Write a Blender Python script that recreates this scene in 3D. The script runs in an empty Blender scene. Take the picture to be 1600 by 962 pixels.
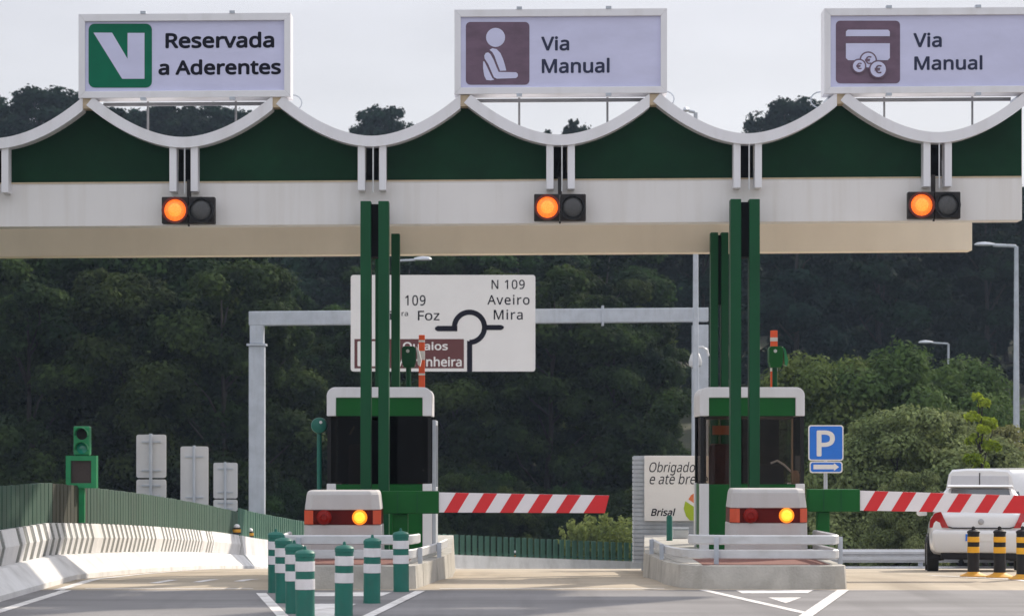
import bpy, bmesh, math, random, os
import numpy as np
from mathutils import Vector, Matrix

random.seed(7)
R = math.radians
scene = bpy.context.scene
col = scene.collection

# ------------------------------------------------------------------ camera
F = 4000.0            # focal length in photo pixels (1600 wide)
CH = 1.8              # eye height
HZ = 705.0            # horizon row in the photo
cam_d = bpy.data.cameras.new('Camera')
cam = bpy.data.objects.new('Camera', cam_d)
col.objects.link(cam)
cam.location = (0, 0, CH)
cam.rotation_euler = (R(90), 0, 0)
cam_d.sensor_fit = 'HORIZONTAL'
cam_d.sensor_width = 36.0
cam_d.lens = 36.0 * F / 1600.0
cam_d.shift_y = (HZ - 481.0) / 1600.0
cam_d.dof.use_dof = True        # long lens: the wood falls slightly out of focus
cam_d.dof.focus_distance = 40.0
cam_d.dof.aperture_fstop = 3.2
cam_d.clip_start = 0.5
cam_d.clip_end = 3000
scene.camera = cam

# ------------------------------------------------------------------ light
SUN_AZ = R(38)        # from straight ahead (+Y) towards the right (+X)
SUN_EL = R(32)
world = bpy.data.worlds.new("World")
scene.world = world
world.use_nodes = True
nt = world.node_tree
nt.nodes.clear()
wo = nt.nodes.new('ShaderNodeOutputWorld')
sky = nt.nodes.new('ShaderNodeTexSky')
sky.sky_type = 'NISHITA'
sky.sun_disc = False
sky.sun_elevation = SUN_EL
sky.sun_rotation = SUN_AZ
sky.air_density = 1.0
sky.dust_density = 2.0
bg = nt.nodes.new('ShaderNodeBackground')
bg.inputs['Strength'].default_value = 0.06
nt.links.new(sky.outputs[0], bg.inputs[0])
tc = nt.nodes.new('ShaderNodeTexCoord')
sep = nt.nodes.new('ShaderNodeSeparateXYZ')
nt.links.new(tc.outputs['Generated'], sep.inputs[0])
nz = nt.nodes.new('ShaderNodeTexNoise')
nz.inputs['Scale'].default_value = 5.0
nz.inputs['Detail'].default_value = 5.0
mp = nt.nodes.new('ShaderNodeMapping')
mp.inputs['Scale'].default_value = (1, 1, 3.5)
nt.links.new(tc.outputs['Generated'], mp.inputs[0])
nt.links.new(mp.outputs[0], nz.inputs['Vector'])
cr = nt.nodes.new('ShaderNodeValToRGB')       # high thin overcast: brighter overhead than at the horizon
cr.color_ramp.elements[0].position = 0.0
cr.color_ramp.elements[0].color = (0.96, 0.96, 0.965, 1)
cr.color_ramp.elements[1].position = 1.0
cr.color_ramp.elements[1].color = (1.35, 1.38, 1.5, 1)
e = cr.color_ramp.elements.new(0.18)
e.color = (0.86, 0.865, 0.925, 1)
nt.links.new(sep.outputs['Z'], cr.inputs[0])
mul = nt.nodes.new('ShaderNodeMixRGB')
mul.blend_type = 'MULTIPLY'
mul.inputs[0].default_value = 1.0
mr = nt.nodes.new('ShaderNodeMapRange')
mr.inputs['From Min'].default_value = 0.35
mr.inputs['From Max'].default_value = 0.65
mr.inputs['To Min'].default_value = 0.92
mr.inputs['To Max'].default_value = 1.08
nt.links.new(nz.outputs['Fac'], mr.inputs['Value'])
nt.links.new(cr.outputs[0], mul.inputs[1])
nt.links.new(mr.outputs[0], mul.inputs[2])
bg2 = nt.nodes.new('ShaderNodeBackground')
bg2.inputs['Strength'].default_value = 1.0
nt.links.new(mul.outputs[0], bg2.inputs[0])
mx = nt.nodes.new('ShaderNodeMixShader')
mx.inputs[0].default_value = 0.85
nt.links.new(bg.outputs[0], mx.inputs[1])
nt.links.new(bg2.outputs[0], mx.inputs[2])
nt.links.new(mx.outputs[0], wo.inputs['Surface'])

sun_dir = Vector((math.sin(SUN_AZ) * math.cos(SUN_EL), math.cos(SUN_AZ) * math.cos(SUN_EL), math.sin(SUN_EL)))
sd = bpy.data.lights.new('Sun', 'SUN')
sd.energy = 4.6
sd.angle = R(1.2)
sd.color = (1.0, 0.90, 0.76)
so = bpy.data.objects.new('Sun', sd)
col.objects.link(so)
so.location = (20, 40, 40)
so.rotation_euler = (-sun_dir).to_track_quat('-Z', 'Y').to_euler()

scene.view_settings.view_transform = 'Standard'
scene.view_settings.look = 'None'
scene.view_settings.exposure = 0.0
scene.view_settings.gamma = 1.0
scene.view_settings.use_curve_mapping = False
scene.render.engine = 'CYCLES'
scene.cycles.max_bounces = 8
scene.cycles.transparent_max_bounces = 12

# ------------------------------------------------------------------ helpers
SHEAR = 0.0065        # the canopy runs very slightly uphill to the right


def P(px, py, Z):
    return Vector(((px - 800.0) * Z / F, Z, CH + (HZ - py) * Z / F))


def X(px, Z):
    return (px - 800.0) * Z / F


def ZZ(py, Z):
    return CH + (HZ - py) * Z / F


def flat(px, py):
    return py + SHEAR * (px - 800.0)


def gnd(px, py):      # pixel on the level road in front -> x, y
    Z = CH * F / (py - HZ)
    return ((px - 800.0) * Z / F, Z)


def g(y):             # the road is level up to the booths and then runs down
    if y < 36:
        return 0.0
    d = min(y, 96.0) - 36.0
    return -(0.03 * d + 0.0004 * d * d)


def hill(x, y):
    z = g(y)
    if y > 103:
        d = y - 103
        z += min(0.155 * d + 0.6 * math.sin(x * 0.07 + y * 0.05) * min(d / 20.0, 1.0), 0.155 * 125 + 2)
        if y > 235:
            z -= 0.02 * (y - 235)
    return z


class MB:
    def __init__(s):
        s.v = []
        s.f = []

    def add(s, vs, fs):
        b = len(s.v)
        s.v += [tuple(v) for v in vs]
        s.f += [tuple(i + b for i in f) for f in fs]
        return s

    def box(s, x0, x1, y0, y1, z0, z1):
        vs = [(x0, y0, z0), (x1, y0, z0), (x1, y1, z0), (x0, y1, z0),
              (x0, y0, z1), (x1, y0, z1), (x1, y1, z1), (x0, y1, z1)]
        return s.add(vs, [(0, 3, 2, 1), (4, 5, 6, 7), (0, 1, 5, 4), (1, 2, 6, 5), (2, 3, 7, 6), (3, 0, 4, 7)])

    def prism(s, poly, y0, y1):              # polygon in x,z extruded along y
        n = len(poly)
        area = sum(poly[i][0] * poly[(i + 1) % n][1] - poly[(i + 1) % n][0] * poly[i][1] for i in range(n))
        if area < 0:
            poly = poly[::-1]
        vs = [(p[0], y0, p[1]) for p in poly] + [(p[0], y1, p[1]) for p in poly]
        fs = [tuple(range(n)), tuple(range(2 * n - 1, n - 1, -1))]
        for i in range(n):
            j = (i + 1) % n
            fs.append((j, i, i + n, j + n))
        return s.add(vs, fs)

    def prism_x(s, poly, x0, x1):            # polygon in y,z extruded along x
        n = len(poly)
        area = sum(poly[i][0] * poly[(i + 1) % n][1] - poly[(i + 1) % n][0] * poly[i][1] for i in range(n))
        if area < 0:
            poly = poly[::-1]
        vs = [(x0, p[0], p[1]) for p in poly] + [(x1, p[0], p[1]) for p in poly]
        fs = [tuple(range(n - 1, -1, -1)), tuple(range(n, 2 * n))]
        for i in range(n):
            j = (i + 1) % n
            fs.append((i, j, j + n, i + n))
        return s.add(vs, fs)

    def prism_z(s, poly, z0, z1, batter=None):
        n = len(poly)
        area = sum(poly[i][0] * poly[(i + 1) % n][1] - poly[(i + 1) % n][0] * poly[i][1] for i in range(n))
        if area < 0:
            poly = poly[::-1]
            if batter:
                batter = batter[::-1]
        bot = batter or poly
        vs = [(p[0], p[1], z0) for p in bot] + [(p[0], p[1], z1) for p in poly]
        fs = [tuple(range(n - 1, -1, -1)), tuple(range(n, 2 * n))]
        for i in range(n):
            j = (i + 1) % n
            fs.append((i, j, j + n, i + n))
        return s.add(vs, fs)

    def tube(s, pts, r, n=10, cap=True):
        pts = [Vector(p) for p in pts]
        rs = r if isinstance(r, (list, tuple)) else [r] * len(pts)
        rings = []
        up0 = None
        for i, p in enumerate(pts):
            d = (pts[min(i + 1, len(pts) - 1)] - pts[max(i - 1, 0)])
            d.normalize()
            ref = Vector((0, 0, 1)) if abs(d.z) < 0.9 else Vector((1, 0, 0))
            if up0 is not None:
                ref = up0
            a = d.cross(ref)
            if a.length < 1e-6:
                a = d.cross(Vector((0, 1, 0)))
            a.normalize()
            b = a.cross(d)
            up0 = b
            rings.append([p + (a * math.cos(2 * math.pi * k / n) + b * math.sin(2 * math.pi * k / n)) * rs[i] for k in range(n)])
        vs = [v for rg in rings for v in rg]
        fs = []
        for i in range(len(pts) - 1):
            for k in range(n):
                k2 = (k + 1) % n
                fs.append((i * n + k2, i * n + k, (i + 1) * n + k, (i + 1) * n + k2))
        if cap:
            fs.append(tuple(range(n)))
            fs.append(tuple(range(len(pts) * n - 1, (len(pts) - 1) * n - 1, -1)))
        return s.add(vs, fs)

    def lathe(s, prof, c=(0, 0, 0), n=20, axis='z'):   # prof: (radius, height) bottom to top
        vs = []
        for (r, h) in prof:
            for k in range(n):
                a = 2 * math.pi * k / n
                if axis == 'z':
                    vs.append((c[0] + r * math.cos(a), c[1] + r * math.sin(a), c[2] + h))
                else:        # axis along -y (towards the viewer)
                    vs.append((c[0] + r * math.cos(a), c[1] - h, c[2] + r * math.sin(a)))
        fs = []
        for i in range(len(prof) - 1):
            for k in range(n):
                k2 = (k + 1) % n
                fs.append((i * n + k, i * n + k2, (i + 1) * n + k2, (i + 1) * n + k))
        fs.append(tuple(range(n - 1, -1, -1)))
        fs.append(tuple(range((len(prof) - 1) * n, len(prof) * n)))
        return s.add(vs, fs)

    def loft(s, rings, caps=True):
        n = len(rings[0])
        vs = [v for r in rings for v in r]
        fs = []
        for i in range(len(rings) - 1):
            for k in range(n):
                k2 = (k + 1) % n
                fs.append((i * n + k, i * n + k2, (i + 1) * n + k2, (i + 1) * n + k))
        if caps:
            fs.append(tuple(range(n - 1, -1, -1)))
            fs.append(tuple(range((len(rings) - 1) * n, len(rings) * n)))
        return s.add(vs, fs)

    def build(s, name, m, parent=None, loc=None, bevel=0.0, smooth=None, shear=False, seg=2, fix=False, subsurf=0):
        vs = s.v
        if shear:
            vs = [(v[0], v[1], v[2] + SHEAR * v[0]) for v in vs]
        off = Vector((0, 0, 0))
        if parent is not None:
            q = parent
            while q is not None:
                off += q.location
                q = q.parent
        if loc is not None:
            off = Vector(loc)
        if off.length > 0 and not getattr(s, 'local', False):
            vs = [(v[0] - off.x, v[1] - off.y, v[2] - off.z) for v in vs]
        me = bpy.data.meshes.new(name)
        me.from_pydata(vs, [], s.f)
        if fix:
            bm = bmesh.new()
            bm.from_mesh(me)
            bmesh.ops.recalc_face_normals(bm, faces=bm.faces)
            bm.to_mesh(me)
            bm.free()
        me.update()
        me.materials.append(m)
        if smooth is not None:
            me.polygons.foreach_set('use_smooth', [True] * len(me.polygons))
            me.set_sharp_from_angle(angle=R(smooth))
        o = bpy.data.objects.new(name, me)
        col.objects.link(o)
        if parent is not None:
            o.parent = parent
        elif loc is not None:
            o.location = loc
        if bevel > 0:
            b = o.modifiers.new('Bevel', 'BEVEL')
            b.width = bevel
            b.segments = seg
            b.limit_method = 'ANGLE'
            b.angle_limit = R(40)
        if subsurf:
            ss = o.modifiers.new('Subdivision', 'SUBSURF')
            ss.levels = subsurf
            ss.render_levels = subsurf
        return o


def local():
    m = MB()
    m.local = True
    return m


def tag(o, label=None, cat=None, group=None, kind=None):
    if label:
        o['label'] = label
    if cat:
        o['category'] = cat
    if group:
        o['group'] = group
    if kind:
        o['kind'] = kind
    return o


def thing(name, loc, label, cat, group=None, rz=0.0):
    o = bpy.data.objects.new(name, None)
    o.empty_display_size = 0.2
    col.objects.link(o)
    o.location = loc
    o.rotation_euler = (0, 0, rz)
    return tag(o, label, cat, group)


def copy_tree(o, parent=None, label=None):
    c = o.copy()
    col.objects.link(c)
    if parent is not None:
        c.parent = parent
    if label:
        c['label'] = label
    for ch in list(o.children):
        copy_tree(ch, c)
    return c


def arc(cx, cz, r, a0, a1, n=8):
    return [(cx + r * math.cos(R(a0 + (a1 - a0) * i / n)), cz + r * math.sin(R(a0 + (a1 - a0) * i / n))) for i in range(n + 1)]


def rrect(x0, x1, z0, z1, r, n=5):
    return arc(x1 - r, z1 - r, r, 0, 90, n) + arc(x0 + r, z1 - r, r, 90, 180, n) + arc(x0 + r, z0 + r, r, 180, 270, n) + arc(x1 - r, z0 + r, r, 270, 360, n)


# ------------------------------------------------------------------ materials
MATS = {}


def pmat(name, c, rough=0.6, var=0.08, scale=2.0, metal=0.0, bump=0.0, bscale=40.0, stretch=(1, 1, 1), dirt=0.0, dcol=(0.12, 0.1, 0.08), dscale=1.5, dstretch=(4, 4, 0.5), spec=0.5, coat=0.0):
    m = bpy.data.materials.new(name)
    m.use_nodes = True
    t = m.node_tree
    b = t.nodes['Principled BSDF']
    b.inputs['Roughness'].default_value = rough
    b.inputs['Metallic'].default_value = metal
    b.inputs['Specular IOR Level'].default_value = spec
    b.inputs['Coat Weight'].default_value = coat
    tc = t.nodes.new('ShaderNodeTexCoord')
    mp = t.nodes.new('ShaderNodeMapping')
    mp.inputs['Scale'].default_value = stretch
    oi = t.nodes.new('ShaderNodeObjectInfo')
    sc_ = t.nodes.new('ShaderNodeVectorMath')
    sc_.operation = 'MULTIPLY_ADD'
    sc_.inputs[1].default_value = (37.0, 23.0, 11.0)
    t.links.new(oi.outputs['Random'], sc_.inputs[0])
    t.links.new(tc.outputs['Object'], sc_.inputs[2])
    t.links.new(sc_.outputs[0], mp.inputs[0])
    n = t.nodes.new('ShaderNodeTexNoise')
    n.inputs['Scale'].default_value = scale
    n.inputs['Detail'].default_value = 6
    n.inputs['Roughness'].default_value = 0.65
    t.links.new(mp.outputs[0], n.inputs['Vector'])
    r = t.nodes.new('ShaderNodeValToRGB')
    r.color_ramp.elements[0].position = 0.3
    r.color_ramp.elements[1].position = 0.7
    r.color_ramp.elements[0].color = tuple(max(0, x * (1 - var)) for x in c) + (1,)
    r.color_ramp.elements[1].color = tuple(min(1, x * (1 + var)) for x in c) + (1,)
    t.links.new(n.outputs['Fac'], r.inputs[0])
    out = r.outputs[0]
    if dirt > 0:
        mp2 = t.nodes.new('ShaderNodeMapping')
        mp2.inputs['Scale'].default_value = dstretch
        mp2.inputs['Location'].default_value = (3.1, 1.7, 0.4)
        t.links.new(sc_.outputs[0], mp2.inputs[0])
        n2 = t.nodes.new('ShaderNodeTexNoise')
        n2.inputs['Scale'].default_value = dscale
        n2.inputs['Detail'].default_value = 5
        t.links.new(mp2.outputs[0], n2.inputs['Vector'])
        r2 = t.nodes.new('ShaderNodeMapRange')
        r2.inputs['From Min'].default_value = 0.48
        r2.inputs['From Max'].default_value = 0.78
        r2.inputs['To Max'].default_value = dirt
        t.links.new(n2.outputs['Fac'], r2.inputs['Value'])
        mm = t.nodes.new('ShaderNodeMixRGB')
        t.links.new(r2.outputs[0], mm.inputs[0])
        t.links.new(out, mm.inputs[1])
        mm.inputs[2].default_value = tuple(dcol) + (1,)
        out = mm.outputs[0]
    t.links.new(out, b.inputs['Base Color'])
    if bump > 0:
        n3 = t.nodes.new('ShaderNodeTexNoise')
        n3.inputs['Scale'].default_value = bscale
        n3.inputs['Detail'].default_value = 4
        t.links.new(tc.outputs['Object'], n3.inputs['Vector'])
        bp = t.nodes.new('ShaderNodeBump')
        bp.inputs['Strength'].default_value = bump
        bp.inputs['Distance'].default_value = 0.02
        t.links.new(n3.outputs['Fac'], bp.inputs['Height'])
        t.links.new(bp.outputs[0], b.inputs['Normal'])
    MATS[name] = m
    return m


def emat(name, c, strength, c2=None):
    m = bpy.data.materials.new(name)
    m.use_nodes = True
    t = m.node_tree
    b = t.nodes['Principled BSDF']
    b.inputs['Base Color'].default_value = tuple(c) + (1,)
    b.inputs['Roughness'].default_value = 0.3
    v = t.nodes.new('ShaderNodeTexVoronoi')       # LED / prismatic lens pattern
    v.inputs['Scale'].default_value = 45
    tc = t.nodes.new('ShaderNodeTexCoord')
    t.links.new(tc.outputs['Object'], v.inputs['Vector'])
    r = t.nodes.new('ShaderNodeValToRGB')
    r.color_ramp.elements[0].color = tuple(c) + (1,)
    r.color_ramp.elements[1].color = tuple(c2 or [x * 0.55 for x in c]) + (1,)
    r.color_ramp.elements[1].position = 0.8
    t.links.new(v.outputs['Distance'], r.inputs[0])
    t.links.new(r.outputs[0], b.inputs['Emission Color'])
    b.inputs['Emission Strength'].default_value = strength
    return m


def glass_mat(name, tint, gloss=0.12):
    m = bpy.data.materials.new(name)
    m.use_nodes = True
    t = m.node_tree
    t.nodes.clear()
    o = t.nodes.new('ShaderNodeOutputMaterial')
    tr = t.nodes.new('ShaderNodeBsdfTransparent')
    tr.inputs[0].default_value = tuple(tint) + (1,)
    gl = t.nodes.new('ShaderNodeBsdfGlossy')
    gl.inputs['Roughness'].default_value = 0.03
    gl.inputs[0].default_value = (0.8, 0.85, 0.9, 1)
    fr = t.nodes.new('ShaderNodeFresnel')
    fr.inputs[0].default_value = 1.45
    ml = t.nodes.new('ShaderNodeMath')
    ml.operation = 'MULTIPLY'
    ml.inputs[1].default_value = gloss / 0.12
    t.links.new(fr.outputs[0], ml.inputs[0])
    mx = t.nodes.new('ShaderNodeMixShader')
    t.links.new(ml.outputs[0], mx.inputs[0])
    t.links.new(tr.outputs[0], mx.inputs[1])
    t.links.new(gl.outputs[0], mx.inputs[2])
    t.links.new(mx.outputs[0], o.inputs['Surface'])
    return m


M_white = pmat('white_paint', (0.77, 0.765, 0.80), 0.45, 0.03, 1.2, dirt=0.25, dcol=(0.45, 0.42, 0.38), dstretch=(3, 3, 0.4))
M_fascia = pmat('fascia_paint', (0.75, 0.73, 0.72), 0.5, 0.03, 0.7, dirt=0.28, dcol=(0.55, 0.50, 0.44), dstretch=(5, 1, 0.3))
M_beige = pmat('beige_beam', (0.90, 0.80, 0.66), 0.6, 0.04, 0.8, dirt=0.2, dcol=(0.55, 0.48, 0.38), dstretch=(1.0, 1, 0.2))
M_cream = pmat('cream_cap', (0.55, 0.44, 0.3), 0.6, 0.15, 6)
M_gablegreen = pmat('gable_green', (0.0035, 0.032, 0.013), 0.7, 0.25, 1.4, dirt=0.3, dcol=(0.003, 0.016, 0.01), dstretch=(1, 1, 2), spec=0.15)
M_colgreen = pmat('column_green', (0.005, 0.07, 0.026), 0.5, 0.12, 1.0, spec=0.2)
M_boothgreen = pmat('booth_green', (0.004, 0.095, 0.016), 0.5, 0.12, 1.4, spec=0.2)
M_lamp_green = pmat('signal_green', (0.006, 0.22, 0.075), 0.42, 0.12, 5)
M_teal = pmat('teal_plastic', (0.003, 0.135, 0.10), 0.5, 0.1, 5, dirt=0.5, dcol=(0.02, 0.1, 0.08), dscale=4, dstretch=(3, 3, 1))
M_reflect = pmat('white_sheeting', (0.74, 0.72, 0.74), 0.4, 0.03, 6, dirt=0.3, dcol=(0.45, 0.42, 0.4), dscale=5, dstretch=(2, 2, 1))
M_black = pmat('black_plastic', (0.014, 0.014, 0.016), 0.55, 0.3, 5, spec=0.25)
M_dark = pmat('dark_gap', (0.006, 0.006, 0.007), 0.8, 0.3, 3, spec=0.05)
M_housing = pmat('signal_housing', (0.032, 0.028, 0.028), 0.6, 0.3, 6, spec=0.2)
M_panel = pmat('sign_film', (0.585, 0.59, 0.80), 0.22, 0.06, 1.5, stretch=(1, 1, 2.5), bump=0.6, bscale=1.3)
M_purple = pmat('purple_film', (0.13, 0.075, 0.12), 0.3, 0.25, 2.5, stretch=(1, 1, 2))
M_vgreen = pmat('emblem_green', (0.001, 0.14, 0.075), 0.5, 0.08, 3, spec=0.15)
M_ink = pmat('dark_lettering', (0.012, 0.012, 0.022), 0.6, 0.1, 4, spec=0.1)
M_ink2 = pmat('slate_lettering', (0.04, 0.045, 0.085), 0.6, 0.1, 4, spec=0.1)
M_galv = pmat('galvanised_steel', (0.46, 0.50, 0.56), 0.55, 0.12, 3, metal=0.25, dirt=0.3, dcol=(0.3, 0.31, 0.33), dscale=3)
M_steeldark = pmat('weathered_steel', (0.22, 0.225, 0.24), 0.6, 0.15, 4)
M_rail = pmat('guard_rail_steel', (0.60, 0.61, 0.63), 0.5, 0.08, 3, metal=0.25, dirt=0.4, dcol=(0.35, 0.33, 0.3), dscale=3, dstretch=(1, 1, 3))
M_conc = pmat('island_concrete', (0.47, 0.45, 0.41), 0.9, 0.14, 3, bump=0.4, bscale=30, dirt=0.55, dcol=(0.22, 0.2, 0.17), dscale=2.2, dstretch=(1.5, 1.5, 0.8))
M_barrier = pmat('barrier_concrete', (0.76, 0.745, 0.735), 0.85, 0.08, 2, bump=0.25, bscale=25, dirt=0.5, dcol=(0.33, 0.31, 0.28), dscale=1.6, dstretch=(1.5, 1.2, 0.7))
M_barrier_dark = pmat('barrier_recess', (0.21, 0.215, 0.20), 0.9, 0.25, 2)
M_redpave = pmat('red_paving', (0.20, 0.085, 0.068), 0.85, 0.2, 5, bump=0.3)
M_cab = pmat('cabinet_concrete', (0.52, 0.505, 0.50), 0.75, 0.06, 2.5, bump=0.15, bscale=60, dirt=0.3, dcol=(0.42, 0.4, 0.37), dscale=2)
M_redpanel = pmat('dark_red_lens', (0.10, 0.006, 0.004), 0.4, 0.3, 3, spec=0.1)
M_orange = pmat('orange_red_lens', (0.60, 0.075, 0.025), 0.3, 0.1, 4)
M_redlens = pmat('unlit_red_lens', (0.24, 0.008, 0.004), 0.3, 0.15, 20, spec=0.2)
M_red = pmat('red_stripe', (0.66, 0.015, 0.02), 0.4, 0.05, 3)
M_boom = pmat('boom_white', (0.80, 0.77, 0.80), 0.35, 0.03, 2)
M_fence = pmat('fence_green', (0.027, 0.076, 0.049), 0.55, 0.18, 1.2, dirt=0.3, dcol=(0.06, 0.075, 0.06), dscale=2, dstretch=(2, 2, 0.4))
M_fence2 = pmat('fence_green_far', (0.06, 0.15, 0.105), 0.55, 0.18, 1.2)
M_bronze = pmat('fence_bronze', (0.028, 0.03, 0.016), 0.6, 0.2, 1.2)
M_roadwhite = pmat('road_paint', (0.78, 0.75, 0.73), 0.7, 0.06, 3, dirt=0.75, dcol=(0.4, 0.37, 0.34), dscale=3, dstretch=(1.5, 1, 1))
M_signwhite = pmat('sign_white', (0.80, 0.785, 0.775), 0.4, 0.03, 1.5)
M_brown = pmat('sign_brown', (0.115, 0.028, 0.03), 0.4, 0.06, 2)
M_blue = pmat('sign_blue', (0.010, 0.17, 0.72), 0.35, 0.04, 3)
M_signback = pmat('sign_back_grey', (0.58, 0.585, 0.60), 0.5, 0.05, 2, metal=0.1, dirt=0.2, dcol=(0.4, 0.4, 0.4))
M_screen = pmat('dark_matrix', (0.035, 0.022, 0.018), 0.5, 0.25, 30)
M_orangepole = pmat('orange_pole', (0.80, 0.10, 0.02), 0.45, 0.1, 4)
M_carwhite = pmat('car_white', (0.78, 0.78, 0.80), 0.3, 0.01, 1, coat=0.6)
M_vangrey = pmat('van_window_grey', (0.58, 0.59, 0.64), 0.3, 0.05, 2)
M_carglass = pmat('car_glass', (0.10, 0.11, 0.13), 0.06, 0.2, 2, spec=0.8)
M_tyre = pmat('tyre_rubber', (0.018, 0.018, 0.018), 0.85, 0.2, 8)
M_rim = pmat('wheel_rim', (0.4, 0.4, 0.42), 0.35, 0.1, 4, metal=0.7)
M_tail = pmat('tail_light', (0.42, 0.012, 0.02), 0.12, 0.2, 5, coat=0.6)
M_yellow = pmat('yellow_band', (0.78, 0.40, 0.015), 0.45, 0.08, 6)
M_yorange = pmat('yellow_base', (0.70, 0.34, 0.03), 0.6, 0.12, 6)
M_bark = pmat('bark', (0.03, 0.024, 0.02), 0.95, 0.3, 6, stretch=(1, 1, 0.2))
M_barkpale = pmat('pale_bark', (0.05, 0.045, 0.04), 0.95, 0.3, 6, stretch=(1, 1, 0.2))
M_interior_shaded = pmat('booth_interior_shaded', (0.028, 0.022, 0.018), 0.9, 0.3, 3, spec=0.05)  # shade inside the left booth put into the colour
M_lining_lit = pmat('booth_lining_lit', (0.14, 0.115, 0.10), 0.8, 0.3, 3)  # lighter copy of the inside, coloured as if lit, for the right booth
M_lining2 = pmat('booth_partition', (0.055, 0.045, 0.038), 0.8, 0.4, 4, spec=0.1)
M_wood = pmat('booth_counter', (0.16, 0.09, 0.05), 0.6, 0.2, 4)
M_chair = pmat('chair_fabric', (0.11, 0.045, 0.038), 0.9, 0.2, 6)
M_skinwood = pmat('pale_handle', (0.55, 0.40, 0.27), 0.6, 0.2, 5)
M_lime = pmat('leaf_lime', (0.38, 0.50, 0.02), 0.4, 0.05, 3)
M_coral = pmat('leaf_coral', (0.75, 0.20, 0.07), 0.4, 0.05, 3)
M_lamphead = pmat('lamp_head_grey', (0.52, 0.55, 0.60), 0.4, 0.08, 3, metal=0.2)
M_yellowpaper = pmat('notice_paper', (0.55, 0.50, 0.20), 0.8, 0.1, 5)
M_orangepaper = pmat('orange_notice', (0.5, 0.16, 0.05), 0.8, 0.1, 5)
G_dark = glass_mat('tinted_glass_dark', (0.38, 0.34, 0.32), 0.02)
G_light = glass_mat('tinted_glass', (0.80, 0.76, 0.72), 0.03)
E_amber = emat('amber_signal_lit', (1.0, 0.11, 0.006), 1.1, (1.0, 0.24, 0.04))
E_yellow = emat('yellow_lamp_lit', (1.0, 0.33, 0.012), 1.0, (1.0, 0.16, 0.005))
E_yellowcore = emat('yellow_lamp_core', (1.0, 0.66, 0.05), 1.15, (1.0, 0.42, 0.02))
E_greenlens = pmat('green_lens', (0.01, 0.26, 0.18), 0.15, 0.2, 20, coat=0.5)


def foliage(name, c, c2, var=0.35, transl=0.3):
    m = bpy.data.materials.new(name)
    m.use_nodes = True
    t = m.node_tree
    t.nodes.clear()
    o = t.nodes.new('ShaderNodeOutputMaterial')
    tc = t.nodes.new('ShaderNodeTexCoord')
    oi = t.nodes.new('ShaderNodeObjectInfo')
    n = t.nodes.new('ShaderNodeTexNoise')
    n.inputs['Scale'].default_value = 0.42
    n.inputs['Detail'].default_value = 3
    t.links.new(tc.outputs['Object'], n.inputs['Vector'])
    r = t.nodes.new('ShaderNodeValToRGB')
    r.color_ramp.elements[0].position = 0.32
    r.color_ramp.elements[1].position = 0.70
    r.color_ramp.elements[0].color = tuple(c) + (1,)
    r.color_ramp.elements[1].color = tuple(c2) + (1,)
    t.links.new(n.outputs['Fac'], r.inputs[0])
    hs = t.nodes.new('ShaderNodeHueSaturation')
    mr = t.nodes.new('ShaderNodeMapRange')
    mr.inputs['To Min'].default_value = 1 - var
    mr.inputs['To Max'].default_value = 1 + var
    t.links.new(oi.outputs['Random'], mr.inputs['Value'])
    t.links.new(mr.outputs[0], hs.inputs['Value'])
    mr2 = t.nodes.new('ShaderNodeMapRange')
    mr2.inputs['To Min'].default_value = 0.47
    mr2.inputs['To Max'].default_value = 0.53
    ml = t.nodes.new('ShaderNodeMath')
    ml.operation = 'FRACT'
    ml2 = t.nodes.new('ShaderNodeMath')
    ml2.operation = 'MULTIPLY'
    ml2.inputs[1].default_value = 7.31
    t.links.new(oi.outputs['Random'], ml2.inputs[0])
    t.links.new(ml2.outputs[0], ml.inputs[0])
    t.links.new(ml.outputs[0], mr2.inputs['Value'])
    t.links.new(mr2.outputs[0], hs.inputs['Hue'])
    gm = t.nodes.new('ShaderNodeNewGeometry')
    lv = t.nodes.new('ShaderNodeMapRange')
    lv.inputs['To Min'].default_value = 0.7
    lv.inputs['To Max'].default_value = 1.32
    t.links.new(gm.outputs['Random Per Island'], lv.inputs['Value'])
    lm = t.nodes.new('ShaderNodeMixRGB')
    lm.blend_type = 'MULTIPLY'
    lm.inputs[0].default_value = 1
    t.links.new(r.outputs[0], lm.inputs[1])
    t.links.new(lv.outputs[0], lm.inputs[2])
    t.links.new(lm.outputs[0], hs.inputs['Color'])
    d = t.nodes.new('ShaderNodeBsdfPrincipled')
    d.inputs['Roughness'].default_value = 0.85
    d.inputs['Specular IOR Level'].default_value = 0.06
    t.links.new(hs.outputs[0], d.inputs['Base Color'])
    tr = t.nodes.new('ShaderNodeBsdfTranslucent')
    t.links.new(hs.outputs[0], tr.inputs[0])
    mx = t.nodes.new('ShaderNodeMixShader')
    mx.inputs[0].default_value = transl
    t.links.new(d.outputs[0], mx.inputs[1])
    t.links.new(tr.outputs[0], mx.inputs[2])
    t.links.new(mx.outputs[0], o.inputs['Surface'])
    return m


L_wood = foliage('wood_foliage', (0.006, 0.018, 0.013), (0.020, 0.044, 0.026), 0.3, 0.2)
L_edge = foliage('edge_foliage', (0.0065, 0.017, 0.009), (0.056, 0.092, 0.026), 0.3, 0.32)  # wide tone range paints sunlit patches and shaded gaps into the leaves
L_bush = foliage('bush_foliage', (0.062, 0.100, 0.030), (0.130, 0.175, 0.054), 0.12)
L_willow = foliage('willow_foliage', (0.145, 0.172, 0.070), (0.26, 0.275, 0.115), 0.12)
L_lime = foliage('lime_foliage', (0.22, 0.33, 0.03), (0.36, 0.46, 0.05), 0.05)
L_grass = foliage('stem_foliage', (0.15, 0.22, 0.065), (0.27, 0.35, 0.12), 0.1)

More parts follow.
